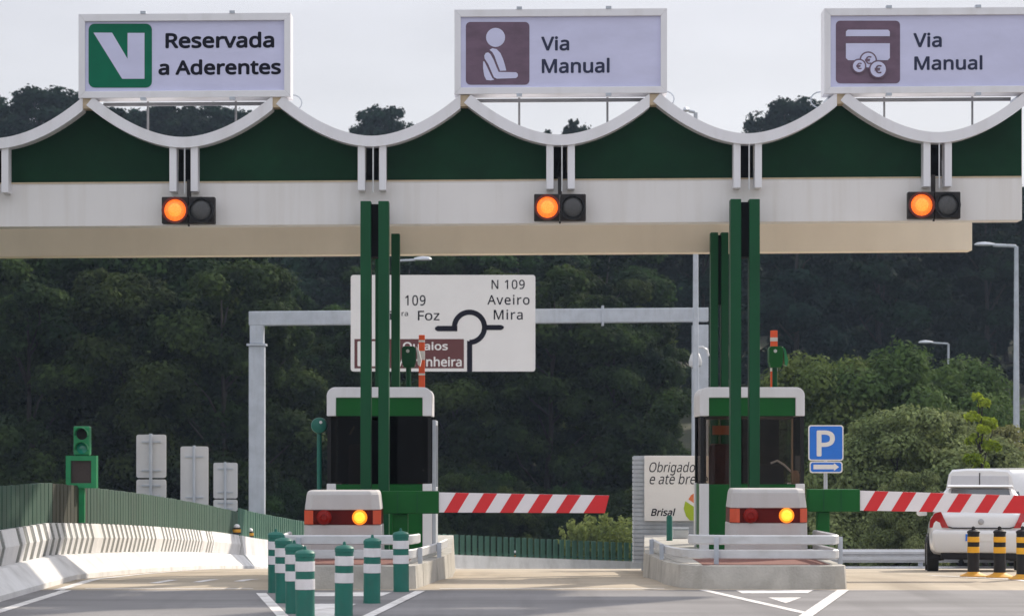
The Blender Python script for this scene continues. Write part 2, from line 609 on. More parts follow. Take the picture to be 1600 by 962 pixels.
# ------------------------------------------------------------------ lettering
FONT = None
try:
    fp = os.path.join(bpy.utils.system_resource('DATAFILES'), 'fonts', 'NotoSansHebrew-Regular.woff2')
    if os.path.exists(fp):
        FONT = bpy.data.fonts.load(fp)      # a font that ships inside Blender
except Exception:
    FONT = None


def text_geo(body, bold=0.0, shear=0.0, spacing=1.0):
    cu = bpy.data.curves.new('text_tmp', 'FONT')
    cu.body = body
    if FONT:
        cu.font = FONT
    cu.size = 1.0
    cu.shear = shear
    cu.space_character = spacing
    cu.resolution_u = 4
    o = bpy.data.objects.new('text_tmp', cu)
    col.objects.link(o)
    bpy.context.view_layer.update()
    dg = bpy.context.evaluated_depsgraph_get()
    me = bpy.data.meshes.new_from_object(o.evaluated_get(dg))
    vs = [(v.co.x, v.co.y, 0) for v in me.vertices]
    fs = [tuple(p.vertices) for p in me.polygons]
    bpy.data.objects.remove(o)
    bpy.data.curves.remove(cu)
    bpy.data.meshes.remove(me)
    return vs, fs


def put_text(mb, body, x0, x1, z0, z1, y, bold=0.0, shear=0.0, spacing=1.0):
    """letter sheet facing -y, its outline fitted to the given box"""
    vs, fs = text_geo(body, bold, shear, spacing)
    ax0, ax1 = min(v[0] for v in vs), max(v[0] for v in vs)
    az0, az1 = min(v[1] for v in vs), max(v[1] for v in vs)
    hgt = z1 - z0
    e = max(0.0, bold) * 1.35 * hgt       # stroke weight is built up from shifted sheets, 0.2 mm apart
    offs = [(0, 0)] if e < 1e-6 else [(-e, 0), (e, 0), (0, -e), (0, e), (-e * .7, -e * .7), (e * .7, e * .7), (-e * .7, e * .7), (e * .7, -e * .7)]
    for i, (dx, dz) in enumerate(offs):
        out = []
        for (a, b, n_) in vs:
            out.append((x0 + e + (a - ax0) / (ax1 - ax0) * (x1 - x0 - 2 * e) + dx, y - 0.0002 * i - 0.00004 * n_, z0 + e + (b - az0) / (az1 - az0) * (hgt - 2 * e) + dz))
        mb.add(out, fs)
    return mb


def ptext(mb, body, a, b, c, d, Z, dy, bold=0.0, shear=0.0, spacing=1.0, fl=False):
    """a..b = pixel columns, c..d = pixel rows (top, bottom) on the plane at depth Z"""
    if fl:
        c = flat((a + b) / 2, c)
        d = flat((a + b) / 2, d)
    return put_text(mb, body, X(a, Z), X(b, Z), ZZ(d, Z), ZZ(c, Z), Z - dy, bold, shear, spacing)


# ------------------------------------------------------------------ ground and road
def sheet(name, x0, x1, y0, y1, dz, m, step=1.0, kind='structure', zf=None):
    ys = list(np.arange(y0, y1, step)) + [y1]
    nx = max(1, int((x1 - x0) / max(step * 4, 2)))
    xs = [x0 + (x1 - x0) * i / nx for i in range(nx + 1)]
    vs, fs = [], []
    zf = zf or (lambda x, y: g(y))
    for y in ys:
        for x in xs:
            vs.append((x, y, zf(x, y) + dz))
    w = nx + 1
    for j in range(len(ys) - 1):
        for i in range(nx):
            fs.append((j * w + i, j * w + i + 1, (j + 1) * w + i + 1, (j + 1) * w + i))
    mb = MB()
    mb.add(vs, fs)
    o = mb.build(name, m, smooth=60)
    if kind:
        o['kind'] = kind
    return o


def road_mat(name, c, var, streak, scol, coarse=140.0):
    m = bpy.data.materials.new(name)
    m.use_nodes = True
    t = m.node_tree
    b = t.nodes['Principled BSDF']
    b.inputs['Roughness'].default_value = 0.88
    b.inputs['Specular IOR Level'].default_value = 0.3
    tc = t.nodes.new('ShaderNodeTexCoord')

    def noise(scale, sx, sy, lo, hi, a, bb):
        mp = t.nodes.new('ShaderNodeMapping')
        mp.inputs['Scale'].default_value = (sx, sy, 1)
        t.links.new(tc.outputs['Object'], mp.inputs[0])
        n = t.nodes.new('ShaderNodeTexNoise')
        n.inputs['Scale'].default_value = scale
        n.inputs['Detail'].default_value = 6
        t.links.new(mp.outputs[0], n.inputs['Vector'])
        r = t.nodes.new('ShaderNodeMapRange')
        r.inputs['From Min'].default_value = lo
        r.inputs['From Max'].default_value = hi
        r.inputs['To Min'].default_value = a
        r.inputs['To Max'].default_value = bb
        t.links.new(n.outputs['Fac'], r.inputs['Value'])
        return r.outputs[0]

    base = t.nodes.new('ShaderNodeMixRGB')
    base.inputs[1].default_value = tuple(x * (1 - var) for x in c) + (1,)
    base.inputs[2].default_value = tuple(x * (1 + var) for x in c) + (1,)
    t.links.new(noise(coarse, 1, 1, 0.25, 0.75, 0, 1), base.inputs[0])
    big = t.nodes.new('ShaderNodeMixRGB')
    big.blend_type = 'MULTIPLY'
    big.inputs[0].default_value = 1
    t.links.new(base.outputs[0], big.inputs[1])
    t.links.new(noise(0.9, 0.6, 1.2, 0.3, 0.7, 0.86, 1.12), big.inputs[2])
    s1 = t.nodes.new('ShaderNodeMixRGB')             # tyre and oil marks along the lanes
    s1.inputs[2].default_value = tuple(scol) + (1,)
    t.links.new(big.outputs[0], s1.inputs[1])
    t.links.new(noise(1.6, 1.0, 0.06, 0.5, 0.75, 0, streak), s1.inputs[0])
    s2 = t.nodes.new('ShaderNodeMixRGB')             # transverse wear bands
    s2.inputs[2].default_value = tuple(scol) + (1,)
    t.links.new(s1.outputs[0], s2.inputs[1])
    t.links.new(noise(0.8, 0.07, 1.0, 0.5, 0.72, 0, streak), s2.inputs[0])
    t.links.new(s2.outputs[0], b.inputs['Base Color'])
    bp = t.nodes.new('ShaderNodeBump')
    bp.inputs['Strength'].default_value = 0.35
    bp.inputs['Distance'].default_value = 0.01
    t.links.new(noise(90, 1, 1, 0, 1, 0, 1), bp.inputs['Height'])
    t.links.new(bp.outputs[0], b.inputs['Normal'])
    return m


M_asphalt = road_mat('asphalt', (0.235, 0.226, 0.228), 0.28, 0.5, (0.12, 0.115, 0.117))
M_slab = road_mat('concrete_slab', (0.47, 0.40, 0.31), 0.12, 0.5, (0.20, 0.16, 0.12), 60)
M_ground = pmat('scrub_ground', (0.045, 0.05, 0.025), 0.95, 0.4, 0.5, dirt=0.5, dcol=(0.09, 0.075, 0.05), dscale=0.3, dstretch=(1, 1, 1))

sheet('ground', -260, 260, -40, 420, -0.05, M_ground, 2.0, zf=hill)
sheet('road', -6.45, 14, -10, 33.3, 0.0, M_asphalt, 1.0)
sheet('concrete_apron', -6.45, 14, 33.3, 58, 0.0, M_slab, 0.5)
sheet('exit_road', -6.3, 22, 58, 84, 0.0, M_asphalt, 0.5)


def line_poly(name, pts, dz=0.004):
    mb = MB()
    n = len(pts)
    area = sum(pts[i][0] * pts[(i + 1) % n][1] - pts[(i + 1) % n][0] * pts[i][1] for i in range(n))
    if area < 0:
        pts = pts[::-1]
    mb.add([(p[0], p[1], g(p[1]) + dz) for p in pts], [tuple(range(n))])
    o = mb.build(name, M_roadwhite)
    o['kind'] = 'structure'
    return o


def stroke(name, a, b, w, dz=0.004, n=1):
    a, b = Vector(a), Vector(b)
    d = (b - a).normalized()
    nrm = Vector((-d.y, d.x)) * w / 2
    mb = MB()
    vs, fs = [], []
    for i in range(n + 1):
        p = a.lerp(b, i / n)
        for q in (p - nrm, p + nrm):
            vs.append((q.x, q.y, g(q.y) + dz))
    for i in range(n):
        fs.append((2 * i, 2 * i + 2, 2 * i + 3, 2 * i + 1) if d.y < 0 else (2 * i, 2 * i + 2, 2 * i + 3, 2 * i + 1))
    mb.add(vs, fs)
    o = mb.build(name, M_roadwhite, fix=False)
    me = o.data
    if me.polygons[0].normal.z < 0:
        me.flip_normals()
    o['kind'] = 'structure'
    return o


# gore in front of the left island
stroke('gore_line', gnd(408, 926), gnd(480, 1003), 0.13)
stroke('gore_line', gnd(657, 923), gnd(482, 1008), 0.13, 0.008)
line_poly('gore_chevron', [gnd(470, 925), gnd(612, 925), gnd(596, 931), gnd(470, 931)], 0.004)
line_poly('gore_chevron', [gnd(470, 943), gnd(556, 943), gnd(516, 966), gnd(488, 966)], 0.004)
# gore in front of the right island
stroke('gore_line', gnd(1098, 921), gnd(1262, 958), 0.12)
stroke('gore_line', gnd(1318, 921.5), gnd(1258, 963), 0.15, 0.008)
line_poly('gore_chevron', [gnd(1150, 922), gnd(1272, 921), gnd(1262, 926), gnd(1160, 926.5)], 0.004)
line_poly('gore_chevron', [gnd(1200, 933), gnd(1252, 933), gnd(1228, 942)], 0.004)
# edge lines
stroke('edge_line', (-5.78, 8), (-5.78, 33.2), 0.14, 0.004, 20)
stroke('edge_line', (-5.9, 33.3), (-5.9, 57), 0.14, 0.004, 40)
stroke('edge_line', (7.55, 33.4), (6.45, 39.5), 0.13, 0.004, 12)
stroke('stop_line', (-5.6, 33.6), (-3.4, 33.6), 0.12, 0.004)
stroke('stop_line', (-0.95, 33.6), (2.0, 33.6), 0.10, 0.004)
for i in range(3):
    stroke('lane_dash', (-4.9 + i * 0.55, 35.0 + i * 0.25), (-4.75 + i * 0.55, 35.9 + i * 0.25), 0.14, 0.004, 2)


# ------------------------------------------------------------------ sweeps along a path
def resample(path, step):
    pts = [Vector(p) for p in path]
    out = [pts[0].copy()]
    acc = 0.0
    for a, b in zip(pts, pts[1:]):
        L = (b - a).length
        t = step - acc
        while t <= L + 1e-9:
            out.append(a.lerp(b, t / L))
            t += step
        acc = (acc + L) % step
    return out


def smooth_path(path, n=6):
    pts = [Vector(p) for p in path]
    out = []
    for i in range(len(pts) - 1):
        p0, p1, p2, p3 = pts[max(i - 1, 0)], pts[i], pts[i + 1], pts[min(i + 2, len(pts) - 1)]
        for k in range(n):
            t = k / n
            out.append(0.5 * ((2 * p1) + (-p0 + p2) * t + (2 * p0 - 5 * p1 + 4 * p2 - p3) * t * t + (-p0 + 3 * p1 - 3 * p2 + p3) * t ** 3))
    out.append(pts[-1])
    return out


def normals(pts):
    ns = []
    for i in range(len(pts)):
        d = pts[min(i + 1, len(pts) - 1)] - pts[max(i - 1, 0)]
        d.normalize()
        ns.append(Vector((d.y, -d.x)))       # right-hand side
    return ns


def sweep(mb, pts, prof, zf, closed=True):
    ns = normals(pts)
    rings = []
    for p, nn in zip(pts, ns):
        rings.append([(p.x + nn.x * o, p.y + nn.y * o, zf(p) + z) for (o, z) in prof])
    n = len(prof)
    vs = [v for r in rings for v in r]
    fs = []
    for i in range(len(rings) - 1):
        for k in range(n if closed else n - 1):
            k2 = (k + 1) % n
            fs.append((i * n + k, i * n + k2, (i + 1) * n + k2, (i + 1) * n + k))
    if closed:
        fs.append(tuple(range(n - 1, -1, -1)))
        fs.append(tuple(range((len(rings) - 1) * n, len(rings) * n)))
    return mb.add(vs, fs)


zg = lambda p: g(p.y)
BX = -6.5
left_path = [Vector((BX, y)) for y in np.arange(6, 61.01, 0.5)]
bar = thing('concrete_barrier', (BX, 34, 0), 'long pale concrete road barrier with ribbed upper face along the left edge', 'barrier')
mb = MB()
sweep(mb, left_path, [(-0.12, 0.0), (0.36, 0.0), (0.36, 0.07), (0.10, 0.33), (0.02, 0.345), (-0.12, 0.345)], zg)
mb.build('base', M_barrier, bar, fix=True)
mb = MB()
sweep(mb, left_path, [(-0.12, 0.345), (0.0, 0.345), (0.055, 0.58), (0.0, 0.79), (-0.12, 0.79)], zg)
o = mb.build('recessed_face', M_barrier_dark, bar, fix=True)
mb = MB()
y = 6.1
k = 0
while y < 55:
    w = 0.24
    if k % 13 == 12:
        w = 0.9
    seg = [Vector((BX, y)), Vector((BX, y + w))]
    sweep(mb, seg, [(0.0, 0.347), (0.010, 0.347), (0.066, 0.58), (0.012, 0.80), (-0.13, 0.80), (-0.13, 0.792), (0.0, 0.792), (0.054, 0.58)], zg)
    y += w + 0.24
    k += 1
mb.build('rib', M_barrier, bar, fix=True)
mb = MB()
sweep(mb, [Vector((BX, y)) for y in np.arange(55.2, 61.01, 0.5)], [(-0.13, 0.347), (0.03, 0.347), (0.075, 0.58), (0.02, 0.805), (-0.13, 0.805)], zg)
mb.build('end_block', M_barrier, bar, fix=True)

far_path = smooth_path([(BX, 61.05), (-6.45, 66), (-5.6, 75), (-3.4, 82), (-0.2, 87), (4.2, 92), (9.5, 96), (16, 99)], 6)
bar2 = thing('concrete_barrier', (-0.2, 87, g(87)), 'low smooth concrete barrier curving across behind the open middle lane', 'barrier')
mb = MB()
sweep(mb, far_path, [(-0.12, 0.0), (0.36, 0.0), (0.36, 0.07), (0.12, 0.35), (0.06, 0.80), (-0.12, 0.80)], zg)
mb.build('wall', M_barrier, bar2, fix=True)


def slat_fence(mb_s, path, step, w, h, th, zf, z0, filt=None):
    pts = resample(path, step)
    ns = normals(pts)
    for p, nn in zip(pts, ns):
        if filt and not filt(p):
            continue
        d = Vector((-nn.y, nn.x))
        b = []
        jit = random.uniform(-0.002, 0.002)
        for (s_, t_) in ((-1, -1), (1, -1), (1, 1), (-1, 1)):
            q = p + d * (s_ * w / 2) + nn * (t_ * th / 2 + jit)
            b.append((q.x, q.y))
        zb = zf(p) + z0
        vs = [(q[0], q[1], zb) for q in b] + [(q[0], q[1], zb + h + random.uniform(-0.006, 0.006)) for q in b]
        mb_s.add(vs, [(0, 3, 2, 1), (4, 5, 6, 7), (0, 1, 5, 4), (1, 2, 6, 5), (2, 3, 7, 6), (3, 0, 4, 7)])


FX = BX - 0.05
fpath = [Vector((FX, y)) for y in np.arange(8, 61.3, 0.5)]
fen = thing('slat_fence', (FX, 34, 0.8), 'green upright slat fence standing on the ribbed barrier at left', 'fence')
ms, mz = MB(), MB()
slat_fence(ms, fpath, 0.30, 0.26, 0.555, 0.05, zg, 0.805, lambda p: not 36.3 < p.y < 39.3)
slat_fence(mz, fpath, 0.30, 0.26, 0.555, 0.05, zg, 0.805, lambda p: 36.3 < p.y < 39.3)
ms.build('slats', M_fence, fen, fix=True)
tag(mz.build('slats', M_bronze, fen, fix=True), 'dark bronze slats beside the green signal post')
mb = MB()
for z in (0.92, 1.22):
    sweep(mb, fpath, [(-0.06, z), (-0.028, z), (-0.028, z + 0.05), (-0.06, z + 0.05)], zg)
mb.build('rail', M_fence, fen, fix=True)

fpath2 = smooth_path([(FX, 61.5), (-6.5, 66), (-5.65, 75), (-3.45, 82), (-0.25, 87), (4.15, 92), (9.45, 96)], 6)
fen2 = thing('slat_fence', (-0.25, 87, g(87) + 0.8), 'green slat fence with open gaps on the curving barrier behind the middle lane', 'fence')
ms = MB()
slat_fence(ms, fpath2, 0.345, 0.195, 0.66, 0.05, zg, 0.805)
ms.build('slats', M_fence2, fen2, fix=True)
mb = MB()
for z in (0.86,):
    sweep(mb, fpath2, [(-0.06, z), (-0.028, z), (-0.028, z + 0.05), (-0.06, z + 0.05)], zg)
mb.build('rail', M_fence, fen2, fix=True)

# guard rail beyond the right hand lane
WP = [(0.0, 0.0), (0.0, 0.02), (0.05, 0.06), (0.05, 0.11), (0.0, 0.15), (0.0, 0.17), (0.05, 0.21), (0.05, 0.26), (0.0, 0.30), (0.0, 0.32), (-0.02, 0.32), (-0.02, 0.0)]
gr = thing('guard_rail', (9, 61, g(61)), 'low galvanised guard rail behind the open right lane', 'guard rail')
mb = MB()
gpath = [Vector((3.5 + i * 1.0, 61.0)) for i in range(18)]
sweep(mb, gpath, [(a * 1.0, b + 0.16) for a, b in WP], zg)
sweep(mb, gpath, [(a * 1.0, b * 0.6 - 0.12) for a, b in WP], zg)
mb.build('beam', M_rail, gr, fix=True)
for i in range(9):
    mb = MB()
    xx = 3.7 + i * 2
    mb.box(xx, xx + 0.1, 61.03, 61.13, g(61) - 0.3, g(61) + 0.46)
    mb.build('post', M_galv, gr)

# ------------------------------------------------------------------ toll islands
IH = 0.30


def island(outline, back, name, label, joints):
    o = thing(name, (sum(p[0] for p in outline) / len(outline), 38, 0), label, 'traffic island')
    # outline with v-joints between cast kerb blocks
    pts = []
    cx = o.location.x
    n = len(outline)
    for i in range(n):
        a, b = Vector(outline[i]), Vector(outline[(i + 1) % n])
        pts.append(tuple(a))
        L = (b - a).length
        if L > 0.5:
            m = max(1, int(round(L / joints)))
            d = (b - a) / L
            nn = Vector((-d.y, d.x))
            if nn.dot(Vector((cx, 39)) - a) < 0:
                nn = -nn
            for k in range(1, m):
                c = a + d * (L * k / m)
                pts += [tuple(c - d * 0.022), tuple(c + nn * 0.06), tuple(c + d * 0.022)]
    c0 = Vector((cx, 39.5))
    bat = []
    for p in pts:
        v = Vector(p) - c0
        bat.append((p[0] + (0.07 if v.x > 0 else -0.07) * min(1, abs(v.x)), p[1] + (-0.07 if v.y < -3 else 0)))
    mb = MB()
    mb.prism_z(pts, -0.75, IH, bat)
    mb.build('kerb', M_conc, o, fix=True)
    mb = MB()
    ins = []
    for p in outline:
        v = Vector(p) - c0
        ins.append((p[0] - 0.14 * (1 if v.x > 0 else -1), p[1] + (0.14 if v.y < 0 else -0.14)))
    mb.prism_z(ins, IH - 0.02, IH + 0.006)
    mb.build('paving', M_conc, o, fix=True)
    mb = MB()
    xs = [p[0] for p in outline]
    mb.box(min(xs) + (0.55 if cx > 0 else 0.2), max(xs) - (0.2 if cx > 0 else 0.5), 33.8, 36.6, IH - 0.01, IH + 0.010)
    mb.build('red_pad', M_redpave, o)
    return o


R_out = [(2.38, 46), (2.12, 41), (1.97, 38), (2.03, 36.2), (2.09, 34.8), (2.24, 33.95), (2.5, 33.62), (2.85, 33.55), (4.22, 33.55), (4.36, 33.62), (4.40, 33.8), (4.36, 46)]
L_out = [(-1.05, 46), (-0.96, 41), (-0.90, 38), (-0.98, 36.6), (-1.12, 35.0), (-1.27, 33.66), (-1.36, 33.56), (-1.55, 33.55), (-3.02, 33.55), (-3.14, 33.65), (-3.18, 33.85), (-3.18, 46)]
island(R_out, 46, 'toll_island', 'grey concrete kerbed island carrying the right hand toll booth', 0.95)
island(L_out, 46, 'toll_island', 'pale concrete kerbed island behind the teal bollards', 0.85)

W2 = [(0.0, 0.0), (0.03, 0.015), (0.03, 0.115), (0.0, 0.13), (-0.025, 0.115), (-0.025, 0.015)]


def island_rail(path, path_top, label, posts):
    o = thing('guard_rail', (path[0][0], path[0][1], IH), label, 'guard rail')
    zc = lambda q: IH
    for z, pth in ((0.265, path_top), (0.072, path)):
        p = smooth_path(pth, 5)
        mb = MB()
        sweep(mb, p, [(a, b + z) for a, b in W2], zc)
        mb.build('rail', M_rail, o, fix=True, smooth=35)
    p = smooth_path(path, 5)
    pp = resample(p, posts)
    ns = normals(pp)
    for q, nn in zip(pp[1:], ns[1:]):
        c = q - nn * 0.06
        mb = MB()
        mb.box(c.x - 0.03, c.x + 0.03, c.y - 0.03, c.y + 0.03, IH, IH + (0.36 if q.y < 34.4 else 0.21))
        mb.build('post', M_galv, o)
    return o


# paths run so that the traffic side is on the right-hand normal
RP = [(4.28, 36.2), (4.34, 34.9), (4.34, 34.2), (4.29, 34.0), (4.18, 33.93), (3.6, 33.92), (2.9, 33.95), (2.5, 34.12), (2.27, 34.6), (2.16, 35.4), (2.12, 36.6), (2.10, 38.4)]
island_rail(RP, RP[:8] + [(2.38, 34.3)],
            'two grey steel guard rails wrapping the right toll island', 1.9)
LP = [(-0.98, 38.2), (-1.07, 36.6), (-1.20, 35.1), (-1.30, 34.3), (-1.38, 34.02), (-1.55, 33.95), (-2.2, 33.92), (-2.95, 33.95), (-3.06, 34.1), (-3.08, 35.5)]
island_rail(LP, [(-1.26, 34.6)] + LP[3:],
            'pale steel guard rails around the left toll island behind the teal bollards', 1.9)

# ------------------------------------------------------------------ canopy
ZF_ = 38.1      # fascia plane
S = F / ZF_


def cz(py):
    return ZZ(py, ZF_)


canopy = thing('toll_canopy', (0, 40, 4.9), 'long toll plaza canopy with white scalloped rims and dark green gables', 'canopy')
xr = X(1597, ZF_)
xl = X(-420, ZF_)
ZB = 42.2
mb = MB()
mb.box(xl, xr, ZF_, ZF_ + 0.35, cz(349.5), cz(281))
mb.build('fascia_band', M_fascia, canopy, shear=True, bevel=0.01)
mb = MB()
mb.box(xl, xr - 0.01, ZF_ - 0.012, ZF_ + 0.02, cz(282.6), cz(280.4))
mb.build('cream_trim', M_cream, canopy, shear=True)
mb = MB()
mb.box(xl, xr - 0.006, ZB, ZB + 0.4, ZZ(396, ZB), ZZ(325, ZB))
mb.build('rear_beam', M_beige, canopy, shear=True, bevel=0.01)
peaks = [142 + 291.4 * k for k in range(-2, 6)]
peaks = [-441, -149, 142, 436.5, 728, 1021.5, 1312, 1600]
val = [0.5 * (a + b) for a, b in zip(peaks, peaks[1:])]
val = [-295, -4, 290, 582.5, 875.5, 1166, 1461]
DEPTH = 3.3
HT = 4   # half gap at peak in px


def rim_y(t):
    return 214.5 - 63.0 * abs(t) ** 1.85


for i, v in enumerate(val):
    p0, p1 = peaks[i] + 8, peaks[i + 1] - 8
    last = (i == len(val) - 1)
    if last:
        p1 = 1597
    top, bot = [], []
    N = 28
    for k in range(N + 1):
        t = -1 + 2 * k / N
        px = v + (t * (v - p0) if t < 0 else t * (p1 - v))
        y = rim_y(t)
        h = (p1 - v) if t > 0 else (v - p0)
        sl = (63 * 1.85 * abs(t) ** 0.85 * (1 if t > 0 else -1)) / h    # upward slope in px
        L = math.hypot(1, sl)
        nx_, ny_ = sl / L, 1 / L
        top.append((X(px, ZF_), cz(y)))
        bx = px + nx_ * 16.5
        bx = min(bx, p1) if t > 0.8 else bx
        bx = max(bx, p0 - 12)
        bot.append((X(bx, ZF_), cz(y + ny_ * 16.5)))
    mb = MB()
    for k in range(N):
        mb.prism([top[k], top[k + 1], bot[k + 1], bot[k]], ZF_ - 0.28, ZF_ + 0.1)
    o = mb.build('rim', M_white, canopy, shear=True, fix=False)
    bm = bmesh.new()
    bm.from_mesh(o.data)
    bmesh.ops.remove_doubles(bm, verts=bm.verts, dist=0.0005)
    # drop the inner partitions
    seen = {}
    for f in bm.faces:
        key = frozenset(vv.index for vv in f.verts)
        seen.setdefault(key, []).append(f)
    kill = [f for fs_ in seen.values() if len(fs_) > 1 for f in fs_]
    bmesh.ops.delete(bm, geom=kill, context='FACES_ONLY')
    bmesh.ops.recalc_face_normals(bm, faces=bm.faces)
    bm.to_mesh(o.data)
    bm.free()
    # hanging roof sheet behind the rim, and the rear rim
    mb = MB()
    for k in range(N):
        a, b = top[k], top[k + 1]
        mb.prism([(a[0], a[1] - 0.02), (b[0], b[1] - 0.02), (b[0], b[1] - 0.08), (a[0], a[1] - 0.08)], ZF_ + 0.102, ZF_ + DEPTH)
    mb.build('roof_sheet', M_white, canopy, shear=True)
    mb = MB()
    for k in range(N):
        mb.prism([top[k], top[k + 1], bot[k + 1], bot[k]], ZF_ + DEPTH + 0.004, ZF_ + DEPTH + 0.3)
    mb.build('rear_rim', M_white, canopy, shear=True)
    # legs of the rim either side of the valley gap
    for s_ in (-1, 1):
        if last and False:
            continue
        mb = MB()
        mb.box(X(v + s_ * 16.5 - 5.6, ZF_), X(v + s_ * 16.5 + 5.6, ZF_), ZF_ - 0.24, ZF_ - 0.003, cz(298.5), cz(224 if True else 0))
        mb.build('rim_leg', M_white, canopy, shear=True, bevel=0.008)
    mb = MB()
    mb.box(X(v - 10.5, ZF_), X(v + 10.5, ZF_), ZF_ - 0.02, ZF_ - 0.004, cz(280), cz(228))  # black sheet standing in for the shade inside the open gap
    mb.build('gap_shade', M_dark, canopy, shear=True)
    mb = MB()
    mb.box(X(v - 22, ZF_), X(v + 22, ZF_), ZF_ + 0.4, ZF_ + DEPTH + 0.2, cz(212.6), cz(209.5))
    mb.build('gutter', M_dark, canopy, shear=True)
    mb = MB()
    mb.tube([(X(v + 2, ZF_), ZF_ - 0.26, cz(222)), (X(v + 2, ZF_), ZF_ - 0.26, cz(302))], 0.011, 8)
    mb.build('downpipe', M_rail, canopy, shear=True)
# green gables
for i, p in enumerate(peaks):
    lv = val[i - 1] if i > 0 else p - 146
    rv = val[i] if i < len(val) else None
    poly = [(X(lv + 20, ZF_), cz(281.8))]
    N = 20
    for k in range(N + 1):
        t = k / N
        px = lv + 20 + t * (p - 6 - lv - 20)
        tt = (px - lv) / (p - 8 - lv)
        poly.append((X(px, ZF_), cz(min(rim_y(min(tt, 1)) + 12, 226))))
    if rv is not None:
        for k in range(N + 1):
            t = k / N
            px = p + 6 + t * (rv - 20 - p - 6)
            tt = 1 - (px - p - 8) / (rv - p - 8)
            poly.append((X(px, ZF_), cz(min(rim_y(max(0, min(tt, 1))) + 12, 226))))
        poly.append((X(rv - 20, ZF_), cz(281.8)))
    else:
        poly = [q for q in poly if q[0] < X(1596.5, ZF_)]
        poly.append((X(1596.5, ZF_), cz(163)))
        poly.append((X(1596.5, ZF_), cz(281.8)))
    mb = MB()
    mb.prism(poly, ZF_ + 0.0, ZF_ + 0.09)
    mb.build('gable_panel', M_gablegreen, canopy, shear=True, fix=True)
    if i < len(peaks) - 1:
        mb = MB()
        mb.prism([(X(p - 8.3, ZF_), cz(152)), (X(p + 8.3, ZF_), cz(152)), (X(p + 8, ZF_), cz(169)), (X(p - 8, ZF_), cz(169))], ZF_ - 0.25, ZF_ + 0.1)
        mb.build('peak_cap', M_cream, canopy, shear=True, fix=True)

# columns under the canopy
def column_pair(cxp, label, Z, w, half, ztop, zbot, spacer):
    cx = X(cxp, Z)
    o = thing('support_column', (cx, Z, IH), label, 'column')
    for s_ in (-1, 1):
        mb = MB()
        c = cx + s_ * half
        mb.box(c - w / 2, c + w / 2, Z, Z + 0.26, IH, ztop)
        mb.build('post', M_colgreen, o, shear=False, bevel=0.008)
    if spacer:
        mb = MB()
        mb.box(cx - half + w / 2 + 0.001, cx + half - w / 2 - 0.001, Z + 0.06, Z + 0.5, spacer, ztop - 0.04)
        mb.build('spacer', M_dark, o)
    mb = MB()
    mb.box(cx - half - w, cx + half + w, Z - 0.12, Z + 0.38, IH + 0.007, IH + 0.03)
    mb.build('base_plate', M_galv, o)
    mb = MB()
    return o


column_pair(585.3, 'tall pair of dark green square posts before the left booth', 37.55, 0.155, 0.131, 5.47, 0, 4.66)
column_pair(1164.5, 'tall pair of dark green square posts before the right booth', 37.55, 0.155, 0.137, 5.50, 0, 4.66)
column_pair(605.2, 'thinner dark green posts rising behind the left booth', 41.75, 0.135, 0.131, 5.35, 0, None)
column_pair(1124.5, 'two thin dark green posts rising behind the right booth', 41.75, 0.12, 0.085, 5.37, 0, 4.2)

# ------------------------------------------------------------------ lane signs on the canopy
EMB = {}


def lane_sign(x0, x1, y0, y1, label, body):
    Z = ZF_ - 0.30
    sc = Z / ZF_
    o = thing('lane_sign', (X((x0 + x1) / 2, Z), Z + 0.15, ZZ(y1, Z)), label, 'sign')
    fl_ = lambda px, py: (X(px, Z), ZZ(flat(px, py), Z))
    a, b = X(x0, Z), X(x1, Z)
    yy0, yy1 = ZZ(flat((x0 + x1) / 2, y0), Z), ZZ(flat((x0 + x1) / 2, y1), Z)
    fw = 0.095
    mb = MB()
    # frame as four mitred bars
    ix0, ix1, iz0, iz1 = a + fw, b - fw, yy1 + 0.10, yy0 - 0.11
    mb.prism([(a, yy1), (b, yy1), (ix1, iz0), (ix0, iz0)], Z, Z + 0.42)
    mb.prism([(a, yy0), (b, yy0), (ix1, iz1), (ix0, iz1)], Z, Z + 0.42)
    mb.prism([(a, yy1), (a, yy0), (ix0, iz1), (ix0, iz0)], Z, Z + 0.42)
    mb.prism([(b, yy1), (b, yy0), (ix1, iz1), (ix1, iz0)], Z, Z + 0.42)
    mb.build('frame', M_white, o, shear=True, fix=True, bevel=0.006)
    mb = MB()
    mb.box(ix0 - 0.03, ix1 + 0.03, Z + 0.05, Z + 0.30, iz0 - 0.03, iz1 + 0.03)
    mb.build('panel', M_panel, o, shear=True)
    for f_ in (0.305, 0.725):
        cx = a + (b - a) * f_
        for zz in (yy0 - 0.005, yy1 - 0.035):
            mb = MB()
            mb.box(cx - 0.04, cx + 0.04, Z - 0.012, Z + 0.10, zz, zz + 0.04)
            mb.build('clip', M_galv, o, shear=True)
        mb = MB()
        mb.tube([(cx, Z + 0.5, yy1 + 0.1), (cx, Z + 0.5, ZZ(215, Z))], 0.017, 8)
        mb.build('strut', M_steeldark, o, shear=True)
    mb = MB()
    mb.box(a + 0.30, b - 0.30, Z + 0.43, Z + 0.48, yy1 - 0.062, yy1 - 0.012)
    mb.build('support_rail', M_steeldark, o, shear=True)
    for f_ in (0.03, 0.93):
        cx = a + (b - a) * f_
        mb = MB()
        mb.box(cx, cx + 0.10, Z + 0.30, Z + 0.9, yy1 - 0.06, yy1 - 0.002)
        mb.build('foot', M_galv, o, shear=True)
    mb = MB()
    cx = b - 0.02 if x0 < 1200 else a - 0.0
    sgn = 1 if x0 < 1200 else -1
    pts = []
    for k in range(9):
        t = k / 8 * math.pi
        pts.append((cx + sgn * 0.15 * math.sin(t) , Z + 0.45, yy1 - 0.03 + 0.12 * math.cos(t)))
    mb.tube(pts, 0.011, 6)
    mb.build('cable', M_galv, o, shear=True)
    body(o, Z + 0.05, fl_)
    return o


